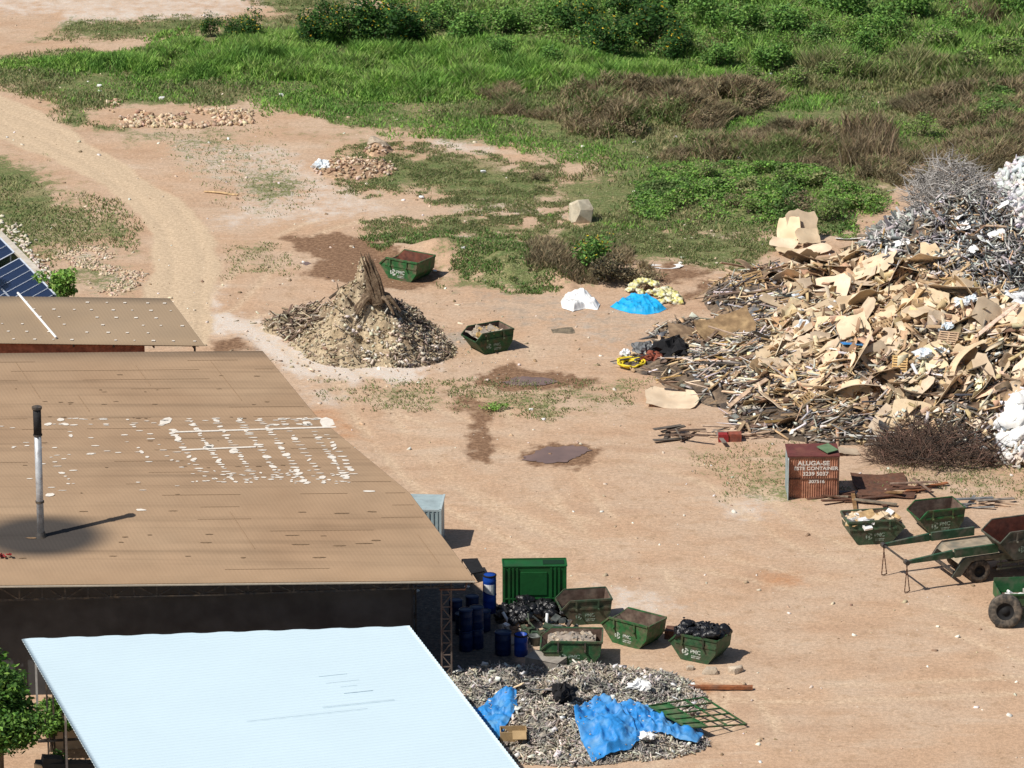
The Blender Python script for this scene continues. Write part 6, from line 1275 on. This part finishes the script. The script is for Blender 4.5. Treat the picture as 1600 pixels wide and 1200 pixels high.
single(curved_board(219, 1.6, .8, .05, .05), 'slate_sheet', GREYB, 'slate grey sheet leaning over a dark hollow in the pile', 'panel', on(1195, 555, .6, .5), (-.3, .4, .3))
single(curved_board(220, 2.6, 1.5, .2, .2), 'black_sheet', CLOTH_D, 'crumpled black sheet on the back left slope of the pile', 'sheet', on(1385, 350, 1.8, .4), (-.2, -.5, .5), True)
single(curved_board(221, 2.4, .35, .05, .05), 'dark_beam', STEEL_D, 'long dark grey beam lying before the pile', 'beam', on(1130, 590, .2, .25), (0, .03, -.12))
single(curved_board(222, 3.2, .5, .05, .08), 'wood_plank', WOODS[0], 'long pale plank lying right of the dark grey beam', 'plank', on(1165, 583, .3, .35), (0, .03, -.08))
single(curved_board(223, 3.4, .3, .1, .08), 'wood_plank', WOODS[0], 'long pale plank slanting up the right front of the pile', 'plank', on(1555, 560, 2.4, .7), (0, -.35, .75))
# hose, clothes
b = MB()
for k in range(5):
    a = random.uniform(0, 6); pts = [(math.cos(a + t_) * (.45 + .06 * k) + random.uniform(-.1, .1), math.sin(a + t_) * (.6 + .05 * k), .08 + .04 * k) for t_ in np.linspace(0, 6.0, 22)]; b.tube(pts, .05, 6)
single(b, 'hose_coil', YELLOW, 'coiled bright yellow hose at the left tip of the pile', 'hose', put(985, 572), smooth=True)
single(blob_mesh(161, .5, .7, .45, knot=False), 'dark_cloth', CLOTH_D, 'black cloth bundle between yellow hose and pile', 'cloth', put(1052, 564), smooth=False, sc=1.9)
single(blob_mesh(162, .4, .5, .45, knot=False), 'red_cloth', CLOTH_R, 'red brown cloth heap beside the yellow hose', 'cloth', put(1020, 566), sc=1.5)
single(blob_mesh(163, .35, .6, .45, knot=False), 'grey_cloth', GREYB, 'grey tent like cloth behind the yellow hose', 'cloth', put(1005, 556), sc=1.8)
single(blob_mesh(164, .3, .8, .3, knot=False), 'white_bag', WHITE, 'small white bag at the left of the yellow hose', 'bag', put(977, 556), sc=.9)
single(blob_mesh(165, .35, .7, .3, knot=False), 'white_bag', PLASTIC, 'pale plastic bag lying on the red brown cloth', 'bag', put(1030, 552, .2), sc=.9)
# broken frames before the kiosk
def frame_junk(seed, n, ext):
    r_ = random.Random(seed); b = MB()
    for k in range(n):
        a = r_.uniform(-.5, .5) + (1.4 if r_.random() < .3 else 0); c = Vector((r_.uniform(-ext[0], ext[0]), r_.uniform(-ext[1], ext[1]), r_.uniform(.04, ext[2]))); d = Vector((math.cos(a), math.sin(a), r_.uniform(-.15, .15))) * r_.uniform(.4, 1.2)
        b.beam(c - d, c + d, r_.uniform(.06, .28), r_.uniform(.03, .06), r_.randrange(3))
    return b
for i, (px, py, n, ext, lab) in enumerate(((1060, 685, 10, (.6, .7, .4), 'broken brown wooden frame on the bare ground left of the kiosk'), (1150, 680, 14, (1.3, .9, .25), 'flat stack of broken timber with a red box left of the kiosk'), (1200, 670, 14, (1.6, 1., .3), 'weathered timber strips behind the rusty kiosk'),
                                            (1265, 655, 16, (1.4, 1.2, .45), 'tangle of planks and dark strips behind the kiosk'), (1330, 690, 14, (1.6, 1.1, .3), 'thin scattered sticks and scraps right behind the kiosk'))):
    o = frame_junk(30 + i, n, ext).build('broken_timber', WOODS); o.location = put(px, py); tag(o, lab, 'timber')
b = MB(); b.box((0, 0, .2), (.5, .4, .4)); b.box((.55, .1, .2), (.7, .5, .4), 1); single(b, 'crate', [REDP, CLOTH_R], 'small red and orange box among the broken timber', 'box', put(1130, 690))
# rusty sheets beside the kiosk
single(curved_board(231, 2.6, 1.9, .05, .06), 'rusty_sheet', RUSTY, 'rusty flat metal sheet right of the kiosk shadow', 'metal sheet', put(1375, 757, .2), (.05, .04, .1))
single(curved_board(232, 2.8, .7, .05, .06), 'rusty_sheet', RUSTY, 'long narrow rusty sheet below the flat rusty sheet', 'metal sheet', put(1385, 776, .15), (.1, .04, -.05))
o = frame_junk(51, 12, (1.3, .9, .2)).build('broken_timber', WOODS[1:] + [RUSTY]); o.location = put(1340, 783); tag(o, 'rusty strips and timber above the loaded green skip', 'timber')
o = frame_junk(52, 8, (.6, .5, .3)).build('broken_timber', [RUSTY, WOODS[2], RUST_OR]); o.location = put(1432, 766); tag(o, 'small rusty orange frame right of the flat rusty sheet', 'timber')
o = frame_junk(53, 10, (1.5, .6, .3)).build('broken_timber', [GREYB, WOODS[1], WOODS[0]]); o.location = put(1525, 790); tag(o, 'grey metal strips and planks behind the empty green skip', 'timber')
single(curved_board(233, 1.3, .9, .0, .1), 'fibreboard_sheet', BOARDS[0], 'pale board piece leaning by the right side of the kiosk', 'board', put(1322, 708, .15), (.1, .15, .2))
single(curved_board(234, 1.6, .5, .0, .1), 'grey_sheet', GREYB, 'dark grey flat sheet in front of the kiosk shadow', 'metal sheet', put(1318, 772, .06), (0, 0, .1))
# brush piles
def brush(seed, n, ext, h, r0, cols_m):
    r_ = random.Random(seed); b = MB()
    for k in range(n):
        a = r_.uniform(0, 6.28); rr = r_.random() ** .5; p0 = Vector((math.cos(a) * rr * ext[0], math.sin(a) * rr * ext[1], r_.uniform(0, h) * (1 - .7 * rr)))
        d = Vector((r_.gauss(0, 1), r_.gauss(0, 1), r_.uniform(-.1, .9))).normalized() * r_.uniform(.5, 1.5); m = p0 + d * .5 + Vector((r_.uniform(-.2, .2), r_.uniform(-.2, .2), r_.uniform(-.1, .2))); p1 = p0 + d
        q = r_.uniform(.4, 1) * r0; b.tube([p0, m, p1], [q, q * .7, q * .3], 4, r_.randrange(len(cols_m)), caps=False)
    return b
BR = [mat('grey_twig', (0.34, 0.32, 0.30), .95, .2), mat('dark_twig', (0.19, 0.175, 0.16), .95, .2), mat('pale_twig', (0.52, 0.49, 0.46), .95, .2)]
BRD = [mat('brown_twig', (0.11, 0.075, 0.055), .95, .2), mat('black_twig', (0.05, 0.038, 0.032), .95, .2), mat('rust_twig', (0.17, 0.10, 0.075), .95, .2)]
o = brush(7, 1300, (2.4, 3.2), 3.0, .035, BR).build('branch_pile', BR); q = at(1485, 345, 3.2); o.location = (q.x, q.y, float(hgt('scrap', q.x, q.y)) - .4); tag(o, 'tangled grey dry branches heaped on top of the scrap pile', 'branch pile')
o = brush(8, 2000, (3.6, 3.2), 1.5, .03, BRD).build('branch_pile', BRD); o.location = put(1485, 705); tag(o, 'dark brown brushwood pile in front of the scrap pile', 'branch pile')
o = brush(9, 700, (1.8, 1.6), .5, .02, BRD[::2] + BRD[:1]).build('branch_pile', BRD[::2] + BRD[:1]); o.location = put(1410, 715); tag(o, 'low reddish twig heap left of the dark brushwood', 'branch pile')

# stump on the earth heap
b = MB(); q = at(584, 540); hz = float(hgt('stumpheap', q.x, q.y)); r_ = random.Random(2)
b.tube([(.25, 0, -.3), (.12, 0, .4), (0, 0, .9), (-.15, 0, 1.3)], [.5, .36, .26, .12], 9)
for k in range(34):
    a = r_.uniform(0, 6.28); h_ = r_.uniform(.8, 2.5); w_ = r_.uniform(.1, .42); b.tube([(.2 + .4 * math.cos(a), .35 * math.sin(a), -.2), (.02 + w_ * math.cos(a), w_ * math.sin(a), h_ * .5), (-.22 * h_ / 1.5 + w_ * .7 * math.cos(a) + r_.uniform(-.12, .12), w_ * .7 * math.sin(a), h_)], [.15, .10, .015], 5)
for k in range(12):
    a = r_.uniform(0, 6.28); b.tube([(.2, 0, .1), (.2 + .7 * math.cos(a), .7 * math.sin(a), 0.0), (.2 + 1.3 * math.cos(a), 1.3 * math.sin(a), -.7)], [.2, .12, .05], 6)
single(b, 'tree_stump', mat('stump_wood', (.14, .095, .06), .95, .35, 9, (.24, .18, .12), .4, 5, bump=.6), 'upright splintered dark tree stump on top of the earth heap', 'stump', Vector((q.x, q.y, hz - .1)))
b = MB(); b.tube([(0, 0, 0), (.5, .2, .35), (1.3, .1, .6), (1.7, 0, .55)], [.08, .07, .05, .02], 6); b.tube([(.5, .2, .35), (.4, .3, .8)], [.05, .015], 5); q = at(515, 500); single(b, 'dead_branch', LEAF_BARK, 'bent dead branch sticking out left of the stump', 'branch', Vector((q.x, q.y, float(hgt('stumpheap', q.x, q.y)) + .8)))

# rock block, stones
def rock(seed, r=(.5, .4, .4), rough=.22):
    rn = np.random.default_rng(seed); b = MB(); d = rn.normal(size=(26, 3)); d /= np.linalg.norm(d, axis=1)[:, None]; d = np.sign(d) * np.abs(d) ** .6; d *= np.array(r) * rn.uniform(1 - rough, 1, (26, 1))
    import bmesh
    bm = bmesh.new()
    for v_ in d: bm.verts.new(v_)
    bmesh.ops.convex_hull(bm, input=bm.verts); bm.verts.index_update(); vv = [v_ for v_ in bm.verts if v_.link_faces]; ix = {v_: i for i, v_ in enumerate(vv)}
    b.add([v_.co[:] for v_ in vv], [[ix[x] for x in f.verts] for f in bm.faces]); bm.free(); return b
single(rock(3, (.75, .7, .9)), 'rock_block', mat('pale_rock', (.60, .53, .40), .95, .15, 5, (.48, .40, .29), .35, 2, bump=.3), 'tall pale limestone block standing alone in the grass', 'rock', put(908, 345, .5), (0, 0, .4))
b = shrub_proto('grass_clump', 'yellowish weed against the left side of the limestone block', 507, BRIGHT + [(.25, .25, .05)], 0, 200, .45, .8, 4, .16); b.location = put(898, 345)
single(rock(4, (.42, .3, .2)), 'rock', STONE, 'lone grey stone right of the bag filled skip, the left one', 'rock', put(1109, 1052, .08))
single(rock(5, (.45, .32, .22)), 'rock', STONE, 'grey stone right of the bag filled skip, the right one', 'rock', put(1152, 1049, .08), (0, 0, .5))
single(rock(6, (.2, .15, .15)), 'rock', STONE, 'small stone below the bag filled skip', 'rock', put(1078, 1046, .05))
single(curved_board(261, 1.6, .7, 0, .1), 'stone_slab', STONE, 'flat pale slab lying in the grass above the red rusty skip', 'slab', put(722, 373, .05), (0, 0, .1))
single(curved_board(262, 2.2, .3, .05, .1), 'pale_plank', WOODS[0], 'pale plank lying alone beside the bend of the dirt road', 'plank', put(345, 303, .06), (0, 0, -.35))
single(curved_board(263, 1.8, .8, .05, .1), 'pale_sheet', WHITE, 'dusty white sheet on the ground right of the dead bush', 'sheet', put(1042, 417, .06), (0, 0, .1))
single(rock(7, (.8, .7, .35)), 'rock', STONE, 'flat pale rock on the distant rubble mound', 'rock', put(593, 233, .5))
for i, (x, y, s_) in enumerate(((740, 28, .22), (155, 135, .18), (253, 155, .22), (440, 150, .2), (830, 640, .14), (755, 270, .2), (658, 310, .2), (724, 406, .14), (680, 425, .12), (1190, 650, .2))):
    o = rock(20 + i, (s_, s_ * .8, s_ * .6)).build('rock', WHITE); o.location = put(x, y, s_ * .3); tag(o, 'single white stone lying alone on the ground', 'rock', 'scattered white stones')
b = blob_mesh(171, .5, .6, .4, knot=False); single(b, 'plastic_sheet', PLASTIC, 'pale blue plastic bundle left of the distant rubble mound', 'plastic sheet', put(502, 264))
# gate grid lying on the ground
g4 = [at(1014, 1103, 1.0), at(1100, 1090, .65), at(1167, 1132, .12), at(1076, 1138, .6)]
gt = thing('metal_gate', 'green metal grid gate lying flat beside the large tarpaulin', 'gate')
b = MB()
def GP_(u, v_): return g4[0].lerp(g4[1], u).lerp(g4[3].lerp(g4[2], u), v_)
for k in range(4): b.beam(GP_(k / 3, 0), GP_(k / 3, 1), .07, .06)
for k in range(6): b.beam(GP_(0, k / 5) + Vector((0, 0, .01)), GP_(1, k / 5) + Vector((0, 0, .01)), .06, .06)
b.build('frame', GREEN_B, gt)
b = MB(); q = [GP_(0, 0), GP_(1 / 3, 0), GP_(1 / 3, 1), GP_(0, 1)]; b.add([x - Vector((0, 0, .02)) for x in q] + [x - Vector((0, 0, .035)) for x in q], [(3, 2, 1, 0), (4, 5, 6, 7), (0, 1, 5, 4), (1, 2, 6, 5), (2, 3, 7, 6), (3, 0, 4, 7)]); b.build('panel', mat('gate_sheet', (.05, .17, .06), .7, .25, 3, (.14, .16, .09), .4, 1.5), gt)
b = MB(); b.beam(at(1028, 1073, .1), at(1176, 1074, .1), .22, .14); tag(b.build('steel_bar', RUST_OR), 'long orange rusty steel bar on the ground above the gate', 'bar')
b = MB(); b.beam(at(1070, 990, .2), at(1040, 988, .2), .7, .4); tag(b.build('rusty_plate', RUSTY), 'rusty plate between the bag filled skip and its neighbour', 'plate')
# cardboard box and bits at the heap's foot
b = MB(); 
for c, s_ in (((0, -.3, .3), (.95, .03, .6)), ((0, .3, .3), (.95, .03, .6)), ((-.47, 0, .3), (.03, .57, .6)), ((.47, 0, .3), (.03, .57, .6)), ((0, 0, .02), (.9, .55, .03))): b.box(c, s_)
b.box((.2, -.55, .58), (.5, .5, .02), rot=(.3, 0, 0)); single(b, 'cardboard_box', mat('cardboard', (.42, .29, .15), .9, .15, 4), 'open tan cardboard box at the foot of the grey heap by the canopy', 'box', at(802, 1163), (0, 0, .04), sc=1.15)
def on2(px, py, z, dz=.1):
    q = at(px, py, z); return Vector((q.x, q.y, float(hgt('shred', q.x, q.y)) + gz(q) + dz))
single(curved_board(241, 1.3, .45, .05, .08), 'board_piece', BOARDS[0], 'pale tan board on the grey heap above the canopy tarpaulin', 'board', on2(797, 1083, .7, .2), (-.3, -.2, .35))
single(curved_board(242, 1.4, .6, .1, .08), 'grey_sheet', GREYB, 'grey sheet sticking out of the middle of the grey heap', 'panel', on2(855, 1080, .9, .25), (-.3, .1, .2))
single(blob_mesh(181, .4, .9, .45, knot=False), 'black_cloth', CLOTH_D, 'black cloth lump in the middle of the grey heap', 'cloth', on2(880, 1102, .8, .0), sc=1.2)
single(blob_mesh(182, .4, .5, .45, knot=False), 'white_plastic', WHITE, 'crumpled white plastic on the right of the grey heap', 'plastic sheet', on2(1000, 1072, .8, .1), sc=1.1)
single(blob_mesh(183, .3, .5, .45, knot=False), 'white_plastic', WHITE, 'white plastic scrap below the large tarpaulin', 'plastic sheet', on2(1010, 1158, .4, .15))

# ------------------------------------------------------------------ loads in the skips
def load(px, py, yaw, L, Wd, z, n, cols, name, label, cat, seed, size=(.1, .4), hump=.2, dz=None):
    base = put(px, py) if dz is None else at(px, py, dz); b = MB(); r_ = random.Random(seed); nx, ny = 14, 9; vs = []
    for i in range(nx):
        for j in range(ny):
            u, w_ = i / (nx - 1) - .5, j / (ny - 1) - .5; vs.append((u * L, w_ * Wd, z + hump * (1 - 4 * u * u) * (1 - 4 * w_ * w_) + r_.uniform(-.04, .04)))
    b.add(vs, [(i * ny + j, (i + 1) * ny + j, (i + 1) * ny + j + 1, i * ny + j + 1) for i in range(nx - 1) for j in range(ny - 1)], 0)
    for k in range(n):
        u, w_ = r_.uniform(-.46, .46), r_.uniform(-.46, .46); b.box((u * L, w_ * Wd, z + hump * (1 - 4 * u * u) * (1 - 4 * w_ * w_) + .04), (r_.uniform(*size), r_.uniform(*size), r_.uniform(.02, .12)), r_.randrange(len(cols)), None, (r_.uniform(-.6, .6), r_.uniform(-.6, .6), r_.uniform(0, 3)))
    o = b.build(name, cols); o.location = base; o.rotation_euler = (0, 0, R(yaw)); return tag(o, label, cat)
RUBM = mat('pale_rubble', (.40, .34, .28), .95, .25, 6, (.28, .23, .19), .4, 3)
load(893, 1031, -2, 2.1, 1.55, .88, 60, [RUBM, CONC, STONE], 'rubble_load', 'pale rubble filling the dull green skip beside the grey heap', 'rubble', 3, (.08, .25), .25)
load(762, 545, 30, 1.9, 1.4, .9, 40, [RUBM, WOODS[0], STONE], 'rubble_load', 'tan and grey rubble filling the skip right of the stump heap', 'rubble', 4, (.1, .45), .15)
load(1363, 841, 10, 2.3, 1.45, .92, 34, [BOARDS[0], WHITE, BOARDS[0], GREYB, WOODS[0]], 'board_load', 'tan board pieces filling the skip below the kiosk', 'board scraps', 5, (.25, .8), .2)
load(1612, 960, 6, 2.4, 1.2, .82, 24, [WHITE, CONC, WHITE], 'rubbish_load', 'white rubbish lying in the green trailer', 'rubbish', 6, (.15, .5), .15)
load(990, 1002, -36, 1.2, 1.3, .08, 14, [RUST_IN, WOODS[1], STEEL_D], 'scrap_load', 'a little dark scrap at the bottom of the scuffed skip', 'scrap', 7, (.1, .5), .1)
